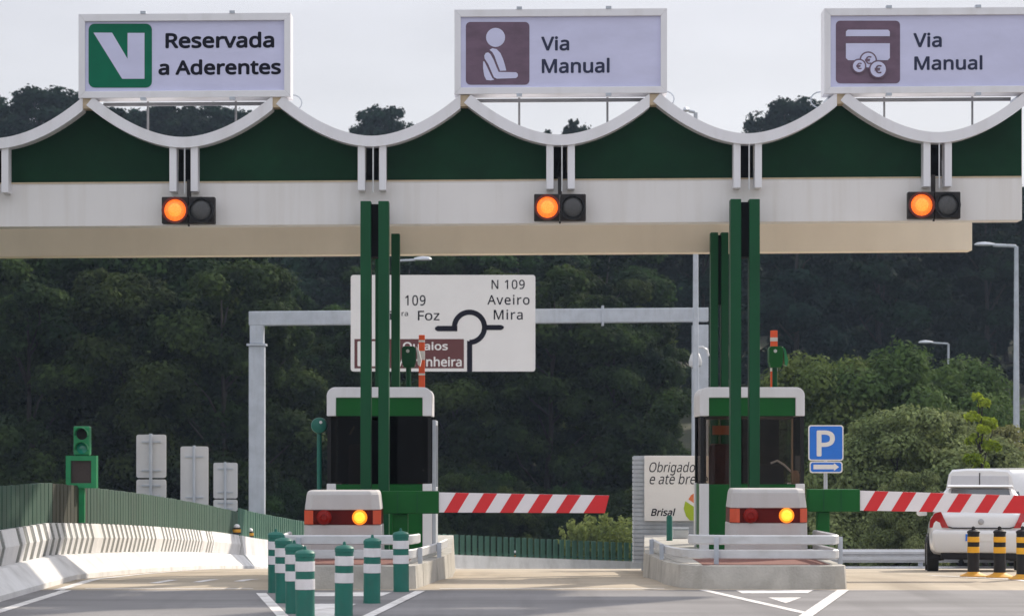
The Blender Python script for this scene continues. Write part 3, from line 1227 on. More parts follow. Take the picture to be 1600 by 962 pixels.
def shape(mb, pts, Z, dy, zoom, ox, oy, th=0.004):
    pl = []
    for (a, b) in pts:
        px, py = ox + a / zoom, oy + b / zoom
        pl.append((X(px, Z), ZZ(flat(px, py), Z)))
    mb.prism(pl, Z - dy - th, Z - dy)


def circ(cx, cy, r, n=24):
    return [(cx + r * math.cos(2 * math.pi * k / n), cy + r * math.sin(2 * math.pi * k / n)) for k in range(n)]


def rr2(x0, x1, y0, y1, r):
    return [(p[0], p[1]) for p in rrect(x0, x1, y0, y1, r, 4)]


def body1(o, Z, fl_):
    m1 = MB()
    shape(m1, rr2(325, 557, 88, 322, 22), Z, 0.002, 2.346, 0, 0)
    em = m1.build('emblem', M_vgreen, o, shear=True, fix=True)
    m2 = MB()
    shape(m2, [(343, 121), (411, 121), (468, 217), (468, 122), (530, 122), (530, 290), (448, 290)], Z, 0.008, 2.346, 0, 0)
    m2.build('symbol', M_panel, em, shear=True, fix=True)
    for q in (('Reservada', 258.5, 428.5, 50.3, 75.6), ('a Aderentes', 247.5, 439, 93, 117.3)):
        m3 = MB()
        ptext(m3, *q, Z, 0.004, 0.034, fl=True)
        m3.build('lettering', M_ink, o, shear=True)


def body2(o, Z, fl_):
    zz, ox, oy = 4.372, 700, 0
    m1 = MB()
    shape(m1, rr2(122, 556, 152, 580, 30), Z, 0.002, zz, ox, oy)
    em = m1.build('emblem', M_purple, o, shear=True, fix=True)
    m2 = MB()
    shape(m2, circ(325, 258, 65), Z, 0.008, zz, ox, oy)
    shape(m2, [(284, 343), (303, 332), (332, 338), (358, 365), (376, 405), (390, 450), (398, 484), (356, 486), (338, 440), (318, 385), (303, 358)], Z, 0.008, zz, ox, oy)
    shape(m2, [(248, 382), (258, 364), (274, 360), (290, 372), (312, 412), (330, 458), (346, 494), (465, 496), (477, 507), (477, 524), (465, 536), (334, 540), (314, 530), (298, 494), (275, 440), (250, 402)], Z, 0.008, zz, ox, oy)
    shape(m2, [(240, 420), (250, 424), (268, 462), (288, 505), (302, 534), (316, 546), (292, 552), (262, 548), (248, 520), (240, 470)], Z, 0.008, zz, ox, oy)
    m2.build('symbol', M_panel, em, shear=True, fix=True)
    for q in (('Via', 845.5, 889.5, 57, 79.6), ('Manual', 846.5, 952.5, 91, 114.6)):
        m3 = MB()
        ptext(m3, *q, Z, 0.004, 0.026, fl=True)
        m3.build('lettering', M_ink2, o, shear=True)


def body3(o, Z, fl_):
    zz, ox, oy = 4.809, 1270, 0
    m1 = MB()
    shape(m1, rr2(173, 655, 158, 628, 32), Z, 0.002, zz, ox, oy)
    em = m1.build('emblem', M_purple, o, shear=True, fix=True)
    m2 = MB()
    shape(m2, [(248, 275), (248, 240), (262, 226), (565, 226), (578, 240), (578, 275)], Z, 0.008, zz, ox, oy)
    shape(m2, [(248, 328), (578, 328), (578, 438), (562, 455), (265, 455), (248, 438)], Z, 0.008, zz, ox, oy)
    m2.build('symbol', M_panel, em, shear=True, fix=True)
    for k, (cx, cy, r) in enumerate(((415, 455, 55), (345, 500, 45), (488, 525, 58))):
        m3 = MB()
        shape(m3, circ(cx, cy, r + 11), Z, 0.013 + 0.010 * k, zz, ox, oy)
        ring = m3.build('coin_outline', M_purple, em, shear=True, fix=True)
        m3 = MB()
        shape(m3, circ(cx, cy, r), Z, 0.018 + 0.010 * k, zz, ox, oy)
        cn = m3.build('coin', M_panel, em, shear=True, fix=True)
        m3 = MB()
        h = r * 0.55
        ptext(m3, '\u20ac', ox + (cx - h * 0.85) / zz, ox + (cx + h * 0.85) / zz, oy + (cy - h) / zz, oy + (cy + h) / zz, Z, 0.0235 + 0.010 * k, 0.03, fl=True)
        m3.build('euro_mark', M_purple, em, shear=True)
    for q in (('Via', 1427, 1471.5, 51.4, 74.4), ('Manual', 1428.5, 1535, 87, 109.8)):
        m4 = MB()
        ptext(m4, *q, Z, 0.004, 0.026, fl=True)
        m4.build('lettering', M_ink2, o, shear=True)


lane_sign(122.5, 454, 21, 152.5, 'white framed roof sign with green emblem reading Reservada a Aderentes', body1)
lane_sign(710, 1042.5, 14, 146.5, 'white framed roof sign with a seated figure reading Via Manual', body2)
lane_sign(1288, 1620, 12, 145.5, 'white framed roof sign with a coin tray emblem reading Via Manual', body3)

# amber/dark lane signals hanging from the canopy
def lane_signal(x0, x1, y0, y1, label):
    Z = ZF_ - 0.32
    cx, cy = (x0 + x1) / 2, (y0 + y1) / 2
    o = thing('lane_signal', tuple(P(cx, y1, Z)), label, 'traffic light', 'twin lens signals hung from the canopy')
    mb = MB()
    a, b = X(x0, Z), X(x1, Z)
    z1, z0 = ZZ(y0, Z), ZZ(y1, Z)
    mid = (a + b) / 2
    mb.box(a, mid - 0.004, Z, Z + 0.16, z0, z1)
    mb.box(mid + 0.004, b, Z, Z + 0.16, z0, z1)
    mb.build('housing', M_housing, o, bevel=0.015)
    r = (b - a) * 0.208
    zc = (z0 + z1) / 2
    for k, f_ in enumerate((0.255, 0.745)):
        c = a + (b - a) * f_
        mb = MB()
        n = 24
        mb.lathe([(r, 0.0), (r * 1.2, 0.0), (r * 1.2, 0.05), (r * 1.02, 0.05), (r * 1.0, 0.002)], (c, Z - 0.001, zc), n, 'y')
        bz = mb.build('bezel', M_black if k else pmat('red_bezel', (0.14, 0.012, 0.006), 0.5) if 'red_bezel' not in MATS else MATS['red_bezel'], o, fix=True, smooth=40)
        mb = MB()
        prof = [(r * 0.98, 0.004), (r * 0.9, 0.02), (r * 0.6, 0.034), (r * 0.25, 0.04)]
        mb.lathe(prof, (c, Z - 0.002, zc), n, 'y')
        ln = mb.build('lens', E_amber if k == 0 else M_screen_grey, o, fix=True, smooth=60)
        if k == 0:
            mb = MB()
            mb.lathe([(r * 0.66, 0.0), (r * 0.55, 0.016), (r * 0.25, 0.022), (0.01, 0.024)], (c, Z - 0.028, zc), n, 'y')
            mb.build('lens_core', E_ambercore, ln, fix=True, smooth=60)
    mb = MB()
    mb.box(mid - 0.03, mid + 0.03, Z + 0.09, Z + 0.13, z1 - 0.002, z1 + 0.26)
    mb.build('hanger', M_housing, o)
    mb = MB()
    mb.box(mid - 0.012, mid + 0.012, Z + 0.05, Z + 0.09, z0 - 0.035, z0)
    mb.build('drip_tube', M_housing, o)
    return o


E_ambercore = emat('amber_core_lit', (1.0, 0.20, 0.015), 1.15, (1.0, 0.34, 0.06))
M_screen_grey = pmat('dark_lens', (0.06, 0.06, 0.062), 0.35, 0.5, 60)
lane_signal(252.5, 335.5, 307.5, 349.5, 'amber lit twin signal under the Reservada a Aderentes sign')
lane_signal(834.5, 915.5, 303, 345, 'amber lit twin signal between the two booths under the seated figure sign')
lane_signal(1419, 1501, 299.5, 341.5, 'amber lit twin signal near the right end of the canopy')

# ------------------------------------------------------------------ toll booths
def booth(cxp, label, lit):
    Y0 = 39.0
    cx = X(cxp, Y0)
    o = thing('toll_booth', (cx, Y0 + 1.0, IH), label, 'booth')
    W = 0.80
    D = 1.3
    b = IH + 0.006
    ht = 2.78
    mb = MB()
    r = 0.13
    for (q0, q1, zlow) in ((0.0, D, 2.34),):
        outer = [(cx - W, zlow), (cx - W, ht - r)] + arc(cx - W + r, ht - r, r, 180, 90, 6) + arc(cx + W - r, ht - r, r, 90, 0, 6) + [(cx + W, zlow)]
        inner = [(cx + W - 0.14, zlow), (cx + W - 0.14, ht - 0.16), (cx - W + 0.14, ht - 0.16), (cx - W + 0.14, zlow)]
        mb.prism(outer + inner, Y0, Y0 + D)
    roof = mb.build('roof_surround', M_white, o, fix=True, bevel=0.012)
    mb = MB()
    mb.box(cx - W + 0.141, cx + W - 0.141, Y0 + 0.03, Y0 + D - 0.03, 2.342, ht - 0.161)
    mb.build('header_panel', M_boothgreen, o)
    # lower walls
    zs = 1.31
    for s_ in (-1, 1):
        for (q0, q1) in ((0.0, 0.16), (D - 0.16, D)):
            mb = MB()
            xa, xb = cx + s_ * W, cx + s_ * (W - 0.14)
            mb.box(min(xa, xb), max(xa, xb), Y0 + q0, Y0 + q1, b, zs)
            mb.build('corner_post', M_white, o, bevel=0.01)
            mb = MB()
            xa, xb = cx + s_ * (W - 0.01), cx + s_ * (W - 0.06)
            mb.box(min(xa, xb), max(xa, xb), Y0 + q0 + 0.02, Y0 + q0 + 0.07, zs + 0.001, 2.339)
            mb.build('window_mullion', M_black, o)
    for (q0, q1, nm) in ((0.03, 0.08, 'front_wall'), (D - 0.08, D - 0.03, 'back_wall')):
        mb = MB()
        mb.box(cx - W + 0.141, cx + W - 0.141, Y0 + q0, Y0 + q1, b, zs - 0.01)
        mb.build(nm, M_boothgreen, o)
    for s_ in (-1, 1):
        mb = MB()
        xa, xb = cx + s_ * (W - 0.03), cx + s_ * (W - 0.08)
        mb.box(min(xa, xb), max(xa, xb), Y0 + 0.161, Y0 + D - 0.161, b, zs - 0.01)
        mb.build('side_wall', M_boothgreen, o)
    # inside
    mb = MB()
    mb.box(cx - W + 0.16, cx + W - 0.16, Y0 + 0.12, Y0 + D - 0.12, b + 0.002, b + 0.02)
    mb.box(cx - W + 0.16, cx + W - 0.16, Y0 + 0.12, Y0 + D - 0.12, 2.30, 2.338)
    mb.build('lining', M_lining_lit if lit else M_interior_shaded, o)
    mb = MB()
    if lit:
        mb.box(cx - W + 0.10, cx - 0.62, Y0 + D - 0.20, Y0 + D - 0.13, zs, 2.338)
        mb.box(cx - 0.22, cx + 0.52, Y0 + D - 0.20, Y0 + D - 0.13, zs, 2.338)
    else:
        mb.box(cx - W + 0.10, cx + W - 0.10, Y0 + D - 0.20, Y0 + D - 0.13, zs, 2.338)  # full dark panel put in to keep the inside dark
    mb.build('partition', M_lining2 if lit else M_interior_shaded, o)
    mb = MB()
    mb.box(cx - W + 0.17, cx + W - 0.17, Y0 + 0.12, Y0 + 0.42, 1.16, 1.20)
    mb.build('counter', M_wood, o)
    if lit:
        mb = MB()
        mb.box(cx - 0.60, cx - 0.12, Y0 + 0.8, Y0 + 0.9, 1.22, 1.92)
        mb.build('chair_back', M_chair, o, bevel=0.05, seg=3)
        mb = MB()
        mb.box(cx - 0.56, cx - 0.25, Y0 + 0.6, Y0 + 0.62, 2.06, 2.2)
        mb.build('notice', M_orangepaper, o)
        mb = MB()
        pts = [(cx + 0.32, Y0 + 0.4, 1.62), (cx + 0.42, Y0 + 0.4, 1.66), (cx + 0.52, Y0 + 0.38, 1.60), (cx + 0.62, Y0 + 0.36, 1.50), (cx + 0.68, Y0 + 0.34, 1.46)]
        mb.tube(pts, 0.016, 8)
        mb.build('lamp_arm', M_white, o)
        mb = MB()
        mb.lathe([(0.05, 0), (0.065, 0.12), (0.06, 0.22), (0.035, 0.27)], (cx + 0.69, Y0 + 0.3, 1.24), 12)
        mb.build('intercom', M_skinwood, o, fix=True, smooth=40)
        mb = MB()
        mb.box(cx + 0.62, cx + 0.635, Y0 + 0.14, Y0 + 0.3, 1.32, 2.3)
        mb.build('blind_edge', M_skinwood, o)
        mb = MB()
        mb.box(cx + 0.05, cx + 0.55, Y0 + 0.6, Y0 + 0.66, 1.22, 1.60)
        mb.build('monitor', M_housing, o, bevel=0.02)
    else:
        mb = MB()
        mb.prism([(cx - 0.50, 2.06), (cx - 0.42, 2.20), (cx - 0.40, 2.18), (cx - 0.46, 2.06)], Y0 + 0.5, Y0 + 0.52)
        mb.build('notice', M_yellowpaper, o, fix=True)
        mb = MB()
        mb.box(cx - 0.52, cx - 0.18, Y0 + 0.8, Y0 + 0.9, 1.22, 1.92)
        mb.build('chair_back', M_wood, o, bevel=0.05, seg=3)
        mb = MB()
        mb.lathe([(0.012, 0), (0.02, 0.02), (0.008, 0.03)], (cx + 0.67, Y0 + 0.09, 1.5), 8)
        mb.build('latch', M_galv, o, fix=True)
    # glazing
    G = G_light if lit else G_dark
    mb = MB()
    mb.box(cx - W + 0.05, cx + W - 0.05, Y0 + 0.035, Y0 + 0.045, zs - 0.005, 2.341)
    mb.build('windscreen', G, o)
    for s_ in (-1, 1):
        mb = MB()
        xa, xb = cx + s_ * (W - 0.03), cx + s_ * (W - 0.04)
        mb.box(min(xa, xb), max(xa, xb), Y0 + 0.10, Y0 + D - 0.16, zs - 0.005, 2.341)
        mb.build('side_window', G_dark, o)
    mb = MB()
    mb.box(cx - W + 0.14, cx + W - 0.14, Y0 + D - 0.12, Y0 + D - 0.11, zs - 0.005, 2.341)
    mb.build('rear_window', G, o)
    # sliding service window frame on the traffic side
    if cxp < 800:
        xa, xb = cx + W + 0.002, cx + W + 0.06
        mb = MB()
        mb.box(xa, xb, Y0 + 0.10, Y0 + 0.17, b + 0.02, 2.28)
        mb.box(xa, xb, Y0 + 0.172, Y0 + 1.1, 2.20, 2.28)
        mb.box(xa, xb, Y0 + 1.102, Y0 + 1.17, b + 0.02, 2.28)
        mb.box(xa, xb, Y0 + 0.172, Y0 + 1.1, b + 0.02, 1.25)
        mb.build('service_frame', M_galv, o, bevel=0.008)
    return o


booth(592.5, 'left white and green toll booth with dark empty windows', False)
booth(1175.5, 'right white and green toll booth with lighter windows showing its inside', True)

# ------------------------------------------------------------------ crash cabinets with warning lamps
def cabinet(x0, x1, yt, label):
    Z = 35.6
    o = thing('warning_cabinet', (X((x0 + x1) / 2, Z), Z + 0.4, IH), label, 'cabinet')
    a, b = X(x0, Z), X(x1, Z)
    zt = ZZ(yt, Z)
    b0 = IH + 0.011
    ch = 0.10
    D = 0.85

    def ring(z, ins, fy):
        return [(a + ins, Z + ch + fy, z), (a + ins + ch, Z + fy, z), (b - ins - ch, Z + fy, z), (b - ins, Z + ch + fy, z), (b - ins, Z + D, z), (a + ins, Z + D, z)]
    zb1, zb0 = zt - 0.27, zt - 0.475           # red band
    mb = MB()
    mb.loft([ring(zb1, 0.008, 0.02), ring(zt - 0.06, 0.035, 0.03), ring(zt - 0.015, 0.05, 0.05), ring(zt, 0.075, 0.09)])
    mb.build('hood', M_cab, o, fix=True, bevel=0.012)
    mb = MB()
    mb.loft([ring(b0, -0.012, 0.06), ring(zb0, 0.0, 0.05)])
    mb.build('body', M_cab, o, fix=True, bevel=0.012)
    mb = MB()
    mb.loft([ring(zb0 + 0.001, 0.006, 0.045), ring(zb1 - 0.001, 0.012, 0.045)])
    band = mb.build('lamp_band', M_redpanel, o, fix=True)
    for s_ in (0, 1):
        mb = MB()
        h0, h1 = zb0 + 0.006, zb1 - 0.006
        if s_ == 0:
            q = [(a + 0.003, Z + ch + 0.038, h0), (a + ch - 0.01, Z + 0.047, h0), (a + ch + 0.035, Z + 0.032, h0)]
        else:
            q = [(b - 0.003, Z + ch + 0.038, h0), (b - ch + 0.01, Z + 0.047, h0), (b - ch - 0.012, Z + 0.032, h0)]
        q2 = [(p[0], p[1], h1) for p in q]
        q3 = [(p[0], p[1] - 0.012, p[2]) for p in q] + [(p[0], p[1] - 0.012, p[2]) for p in q2]
        vs = q + q2 + q3
        fs = [(6, 7, 10, 9), (7, 8, 11, 10), (0, 1, 4, 3), (1, 2, 5, 4), (0, 6, 9, 3), (2, 8, 11, 5), (0, 1, 7, 6), (1, 2, 8, 7), (3, 4, 10, 9), (4, 5, 11, 10)]
        mb.add(vs, fs)
        mb.build('corner_reflector', M_orange, o, fix=True)
    zc = (zb0 + zb1) / 2
    w = b - a
    for f_, lit in ((0.265, 0), (0.725, 1)):
        c = a + w * f_
        r = 0.106
        mb = MB()
        mb.lathe([(r, 0.0), (r, 0.02), (r * 0.9, 0.035), (r * 0.62, 0.04), (r * 0.58, 0.03)], (c, Z + 0.046, zc), 24, 'y')
        lp = mb.build('lamp', E_yellow if lit else M_redlens, o, fix=True, smooth=40)
        mb = MB()
        mb.lathe([(r * 0.72, 0.0), (r * 0.70, 0.02), (r * 0.42, 0.032), (r * 0.36, 0.02), (0.008, 0.018)], (c, Z + 0.014, zc), 20, 'y')
        core = mb.build('lens_core', E_yellowcore if lit else M_redlens, lp, fix=True, smooth=40)
    return o


cabinet(474, 595, 766, 'left concrete warning cabinet with one lit yellow lamp beside the teal bollards')
cabinet(1141, 1263, 763, 'right concrete warning cabinet with one lit yellow lamp behind the grey guard rails')

# ------------------------------------------------------------------ barrier gates
def gate(h0, h1, b1, yt0, yt1, yb0, yb1, red0, pitch, postx, label):
    Z = 36.6
    o = thing('barrier_gate', (X((postx[0] + postx[1]) / 2, Z), Z, IH), label, 'barrier gate')
    mb = MB()
    mb.box(X(postx[0], Z), X(postx[1], Z), Z + 0.04, Z + 0.24, IH + 0.007, ZZ(yb0 + 2, Z) - 0.002)
    mb.build('post', M_boothgreen, o, bevel=0.01)
    mb = MB()
    mb.box(X(h0, Z), X(h1, Z), Z - 0.03, Z + 0.28, ZZ(yb0 + 2, Z), ZZ(yt0 - 2, Z))
    arm = mb.build('arm_housing', M_boothgreen, o, bevel=0.012)
    for fx in (0.28, 0.62):
        mb = MB()
        xx = X(h0, Z) + (X(h1, Z) - X(h0, Z)) * fx
        mb.box(xx, xx + 0.012, Z - 0.036, Z - 0.031, ZZ(yb0 + 1, Z), ZZ(yt0 - 1, Z))
        mb.build('seam', M_colgreen, arm)

    def top(px):
        return yt0 + (yt1 - yt0) * (px - h1) / (b1 - h1)

    def bot(px):
        return yb0 + (yb1 - yb0) * (px - h1) / (b1 - h1)
    mb = MB()
    mb.prism([(X(h1 + 0.3, Z), ZZ(top(h1), Z)), (X(b1 + 3, Z), ZZ(top(b1 + 3), Z)), (X(b1 - 4, Z), ZZ(bot(b1), Z)), (X(h1 + 0.3, Z), ZZ(bot(h1), Z))], Z, Z + 0.09)
    boom = mb.build('boom', M_boom, o, fix=True)
    mb = MB()
    x = red0
    while x < b1 - 3:
        w = 21
        last = x + pitch > b1 - 10
        w = (b1 + 3 - x) if last else w
        q = [(x, top(x)), (x + w, top(x + w)), (x + w - (7 if last else 18.5), bot(x + w)), (x - 18.5, bot(x))]
        mb.prism([(X(p[0], Z), ZZ(p[1], Z)) for p in q], Z - 0.003, Z - 0.001)
        mb.prism([(X(p[0], Z), ZZ(p[1], Z)) for p in q], Z + 0.091, Z + 0.093)
        x += pitch
    mb.build('stripes', M_red, boom, fix=True)
    return o


gate(595.5, 685.5, 949, 768.8, 773.5, 800, 801, 712.3, 43.6, (613, 637), 'red and white striped lane barrier arm beside the left booth')
gate(1263.5, 1343.5, 1609, 766, 774, 797, 801.5, 1367.5, 43.4, (1278, 1297), 'red and white striped lane barrier arm crossing before the white car')

# ------------------------------------------------------------------ bollards
def teal_bollard(loc):
    o = thing('bollard', loc, '', 'bollard', 'teal bollards with white bands around the left gore')
    h, r = 0.775, 0.1
    mb = local()
    mb.lathe([(r * 1.04, 0.0), (r, 0.03), (r, h - 0.08), (r * 1.06, h - 0.075), (r * 1.06, h - 0.035), (r * 0.85, h - 0.012), (r * 0.35, h), (0.02, h + 0.004), (0.014, h + 0.035), (0.006, h + 0.04)], n=24)
    mb.build('shaft', M_teal, o, smooth=40)
    for z0, z1 in ((0.36, 0.47), (0.55, 0.655)):
        mb = local()
        mb.lathe([(r + 0.0005, z0), (r + 0.004, z0 + 0.002), (r + 0.004, z1 - 0.002), (r + 0.0005, z1)], n=24)
        mb.build('reflective_band', M_reflect, o, smooth=40)
    return o


tb = [(431, 925, 'teal banded bollard farthest back on the left, next to the ribbed barrier'),
      (443.5, 941, 'second teal banded bollard from the back in the left row'),
      (460, 957.5, 'third teal banded bollard from the back in the left row'),
      (477, 974, 'nearest teal banded bollard of the left row, tallest in view'),
      (537, 961, 'teal banded bollard standing alone in the middle of the gore, nearest of the right row'),
      (581, 941.5, 'teal banded bollard in front of the right edge of the left cabinet'),
      (627, 923.5, 'teal banded bollard in front of the barrier arm post')]
proto = None
for px, py, lb in tb:
    x, y_ = gnd(px, py)
    if proto is None:
        proto = teal_bollard((x, y_, 0))
        o = proto
    else:
        o = copy_tree(proto)
        o.location = (x, y_, 0)
        o.rotation_euler = (R(random.uniform(-0.8, 0.8)), R(random.uniform(-0.8, 0.8)), random.uniform(0, 6))
    o['label'] = lb


def yellow_bollard(loc):
    o = thing('bollard', loc, '', 'bollard', 'black and yellow bollards in front of the white car')
    h, r = 0.70, 0.088
    mb = local()
    mb.lathe([(0.20, 0.0), (0.20, 0.02), (0.15, 0.04), (0.10, 0.06), (0.09, 0.075)], n=24)
    mb.build('base', M_yorange, o, smooth=40)
    mb = local()
    mb.lathe([(r, 0.05), (r, h - 0.05), (r * 1.08, h - 0.045), (r * 1.08, h - 0.02), (r * 0.7, h), (0.03, h + 0.005), (0.025, h + 0.045), (0.008, h + 0.055)], n=24)
    mb.build('shaft', M_black, o, smooth=40)
    for z0, z1 in ((0.36, 0.45), (0.52, 0.60)):
        mb = local()
        mb.lathe([(r + 0.0005, z0), (r + 0.004, z0 + 0.002), (r + 0.004, z1 - 0.002), (r + 0.0005, z1)], n=24)
        mb.build('reflective_band', M_yellow, o, smooth=40)
    return o


proto = None
for px, py, lb in ((1521, 891, 'black and yellow bollard farthest left, before the car number plate'),
                   (1562, 896, 'middle black and yellow bollard behind the striped arm'),
                   (1598, 904, 'black and yellow bollard at the right edge of the photo')):
    x, y_ = gnd(px, py)
    y_ = min(y_, 38.4)
    x = X(px, y_)
    if proto is None:
        proto = yellow_bollard((x, y_, g(y_)))
        o = proto
    else:
        o = copy_tree(proto)
        o.location = (x, y_, g(y_))
    o['label'] = lb

# small orange and white delineators on the barriers
for px, py, Z, lb in ((370, 840, 59.5, 'small orange marker lamp on the left barrier, nearer of the two'),
                      (390.5, 843, 64, 'small orange marker lamp on the left barrier, farther of the two'),
                      (805.5, 870, 88, 'small orange marker lamp on the curving barrier behind the middle lane')):
    xx = X(px, Z)
    zb = g(Z) + 0.802
    o = thing('marker_lamp', (xx, Z, zb), lb, 'marker')
    mb = MB()
    mb.lathe([(0.06, 0), (0.09, 0.02), (0.09, 0.14), (0.07, 0.16)], (xx, Z, zb), 12)
    mb.build('body', M_housing, o, smooth=40)
    mb = MB()
    mb.lathe([(0.092, 0.05), (0.096, 0.06), (0.096, 0.11), (0.092, 0.12)], (xx, Z, zb), 12)
    mb.build('reflector', M_yorange, o, smooth=40)
    mb = MB()
    mb.lathe([(0.07, 0.161), (0.075, 0.19), (0.05, 0.23), (0.02, 0.24)], (xx, Z, zb), 12)
    mb.build('cap', M_reflect, o, smooth=40)
mb = MB()
xx = X(788, 87.6)
mb.lathe([(0.03, 0.0), (0.032, 0.05), (0.032, 0.28), (0.02, 0.3)], (xx, 87.4, g(87.4) + 0.8), 8)
tag(mb.build('marker_stick', M_reflect, loc=(xx, 87.4, g(87.4) + 0.8)), 'thin white stick on the curving barrier beside the orange marker', 'marker')

# ------------------------------------------------------------------ green signal on the left barrier
def side_signal():
    Z = 38.6
    xx = X(128, Z)
    zb = g(Z) + 0.81
    o = thing('traffic_signal', (BX - 0.0, Z, zb), 'bright green signal with dark square panel on the left barrier', 'traffic light')
    o.location.x = xx
    mb = MB()
    mb.box(xx - 0.045, xx + 0.045, Z - 0.05, Z + 0.04, zb, ZZ(762, Z))
    mb.build('pole', M_lamp_green, o)
    mb = MB()
    a, b = X(104.5, Z), X(152, Z)
    z0, z1 = ZZ(762, Z), ZZ(711.5, Z)
    t_ = 0.075
    mb.prism([(a, z0), (b, z0), (b - t_, z0 + t_), (a + t_, z0 + t_)], Z - 0.10, Z + 0.08)
    mb.prism([(a, z1), (b, z1), (b - t_, z1 - t_), (a + t_, z1 - t_)], Z - 0.10, Z + 0.08)
    mb.prism([(a, z0), (a, z1), (a + t_, z1 - t_), (a + t_, z0 + t_)], Z - 0.10, Z + 0.08)
    mb.prism([(b, z0), (b, z1), (b - t_, z1 - t_), (b - t_, z0 + t_)], Z - 0.10, Z + 0.08)
    fr = mb.build('panel_frame', M_lamp_green, o, fix=True)
    mb = MB()
    mb.box(a + t_ - 0.01, b - t_ + 0.01, Z - 0.06, Z + 0.07, z0 + t_ - 0.01, z1 - t_ + 0.01)
    mb.build('display', M_screen, fr)
    mb = MB()
    mb.box(X(116, Z), X(141, Z), Z - 0.08, Z + 0.12, ZZ(711, Z), ZZ(665.5, Z))
    hd = mb.build('head', M_lamp_green, o, bevel=0.02)
    for cyp, m in ((678, M_black), (700, E_greenlens)):
        c = (X(129.5, Z), Z - 0.079, ZZ(cyp, Z))
        mb = MB()
        mb.lathe([(0.085, 0), (0.08, 0.01), (0.05, 0.02), (0.01, 0.024)], c, 20, 'y')
        mb.build('lens', m, hd, fix=True, smooth=40)
        mb = MB()           # hood over each lens
        n = 14
        vs, fs = [], []
        for k in range(n + 1):
            a_ = R(-10 + 200 * k / n)
            for (r, yy) in ((0.10, -0.0), (0.10, -0.16 + 0.06 * (1 - math.sin(max(0, a_)))), (0.09, -0.155 + 0.06 * (1 - math.sin(max(0, a_)))), (0.09, 0.0)):
                vs.append((c[0] + r * math.cos(a_), c[1] + yy, c[2] + r * math.sin(a_)))
        for k in range(n):
            for q in range(4):
                q2 = (q + 1) % 4
                fs.append((k * 4 + q, k * 4 + q2, k * 4 + 4 + q2, k * 4 + 4 + q))
        mb.add(vs, fs)
        mb.build('hood', M_lamp_green, hd, fix=True, smooth=40)
    return o


side_signal()

# ------------------------------------------------------------------ sign backs beyond the fence
def sign_back(x0, x1, parts, Z, label):
    cx = X((x0 + x1) / 2, Z)
    zg_ = g(Z)
    o = thing('road_sign', (cx, Z, zg_), label, 'road sign', 'road signs seen from behind')
    ybot = parts[-1][1]
    mb = MB()
    mb.tube([(cx, Z - 0.06, zg_ - 0.2), (cx, Z - 0.06, ZZ(parts[0][0] - 1.5, Z))], 0.032, 10)
    mb.build('pole', M_galv, o, smooth=40)
    for (a, b) in parts:
        mb = MB()
        mb.prism(rrect(X(x0, Z), X(x1, Z), ZZ(b, Z), ZZ(a, Z), 0.045, 4), Z, Z + 0.03)
        pl = mb.build('panel', M_signback, o, fix=True)
        w = (X(x1, Z) - X(x0, Z))
        for f_ in ((0.17, 0.83) if b - a > 40 else (0.3, 0.8)):
            zz = ZZ(a + (b - a) * f_, Z)
            mb = MB()
            mb.box(cx - w * 0.32, cx + w * 0.32, Z - 0.025, Z - 0.001, zz - 0.014, zz + 0.014)
            mb.build('brace', M_galv, pl)
    return o


sign_back(213, 259.5, [(678.5, 746), (748.5, 781)], 50.5, 'largest of three grey sign backs behind the left fence, made of two panels')
sign_back(282, 325.5, [(697, 793)], 58, 'single tall grey sign back in the middle of the three behind the fence')
sign_back(333.5, 371, [(722.5, 778), (780, 798)], 65, 'smallest grey sign back with a lower plate, nearest the tall gantry post')

# ------------------------------------------------------------------ overhead gantry sign
def gantry():
    Z = 67.5
    o = thing('sign_gantry', (X(748, Z), Z, g(Z)), 'grey steel gantry holding the white direction sign over the exit road', 'gantry')
    mb = MB()
    mb.box(X(388.5, Z), X(413, Z), Z, Z + 0.36, g(Z) - 0.2, ZZ(540, Z))
    mb.box(X(390, Z), X(411.5, Z), Z + 0.01, Z + 0.35, ZZ(540, Z) + 0.06, ZZ(507, Z))
    mb.build('post', M_galv, o, bevel=0.02)
    mb = MB()
    mb.box(X(1082, Z), X(1107, Z), Z, Z + 0.36, g(Z) - 0.2, ZZ(507, Z) - 0.002)
    mb.build('post', M_galv, o, bevel=0.02)
    mb = MB()
    mb.box(X(385.5, Z), X(415.5, Z), Z - 0.05, Z + 0.41, ZZ(540, Z) + 0.002, ZZ(540, Z) + 0.058)
    mb.build('flange', M_galv, o)
    mb = MB()
    z0, z1 = ZZ(507, Z), ZZ(485, Z)
    sl = 0.08
    xa, xb = X(388.5, Z), X(1107, Z)
    mb.add([(xa, Z + .002, z0 - 0.02), (xb, Z + .002, z0 + sl), (xb, Z + .358, z0 + sl), (xa, Z + .358, z0 - 0.02),
            (xa, Z + .002, z1 - 0.02), (xb, Z + .002, z1 + sl), (xb, Z + .358, z1 + sl), (xa, Z + .358, z1 - 0.02)],
           [(0, 3, 2, 1), (4, 5, 6, 7), (0, 1, 5, 4), (1, 2, 6, 5), (2, 3, 7, 6), (3, 0, 4, 7)])
    mb.build('beam', M_galv, o, bevel=0.02)
    mb = MB()
    xx = X(942, Z)
    mb.box(xx - 0.03, xx + 0.03, Z - 0.05, Z + 0.41, z0 - 0.02, z1 + 0.13)
    mb.build('beam_joint', M_galv, o)
    return o


gantry()


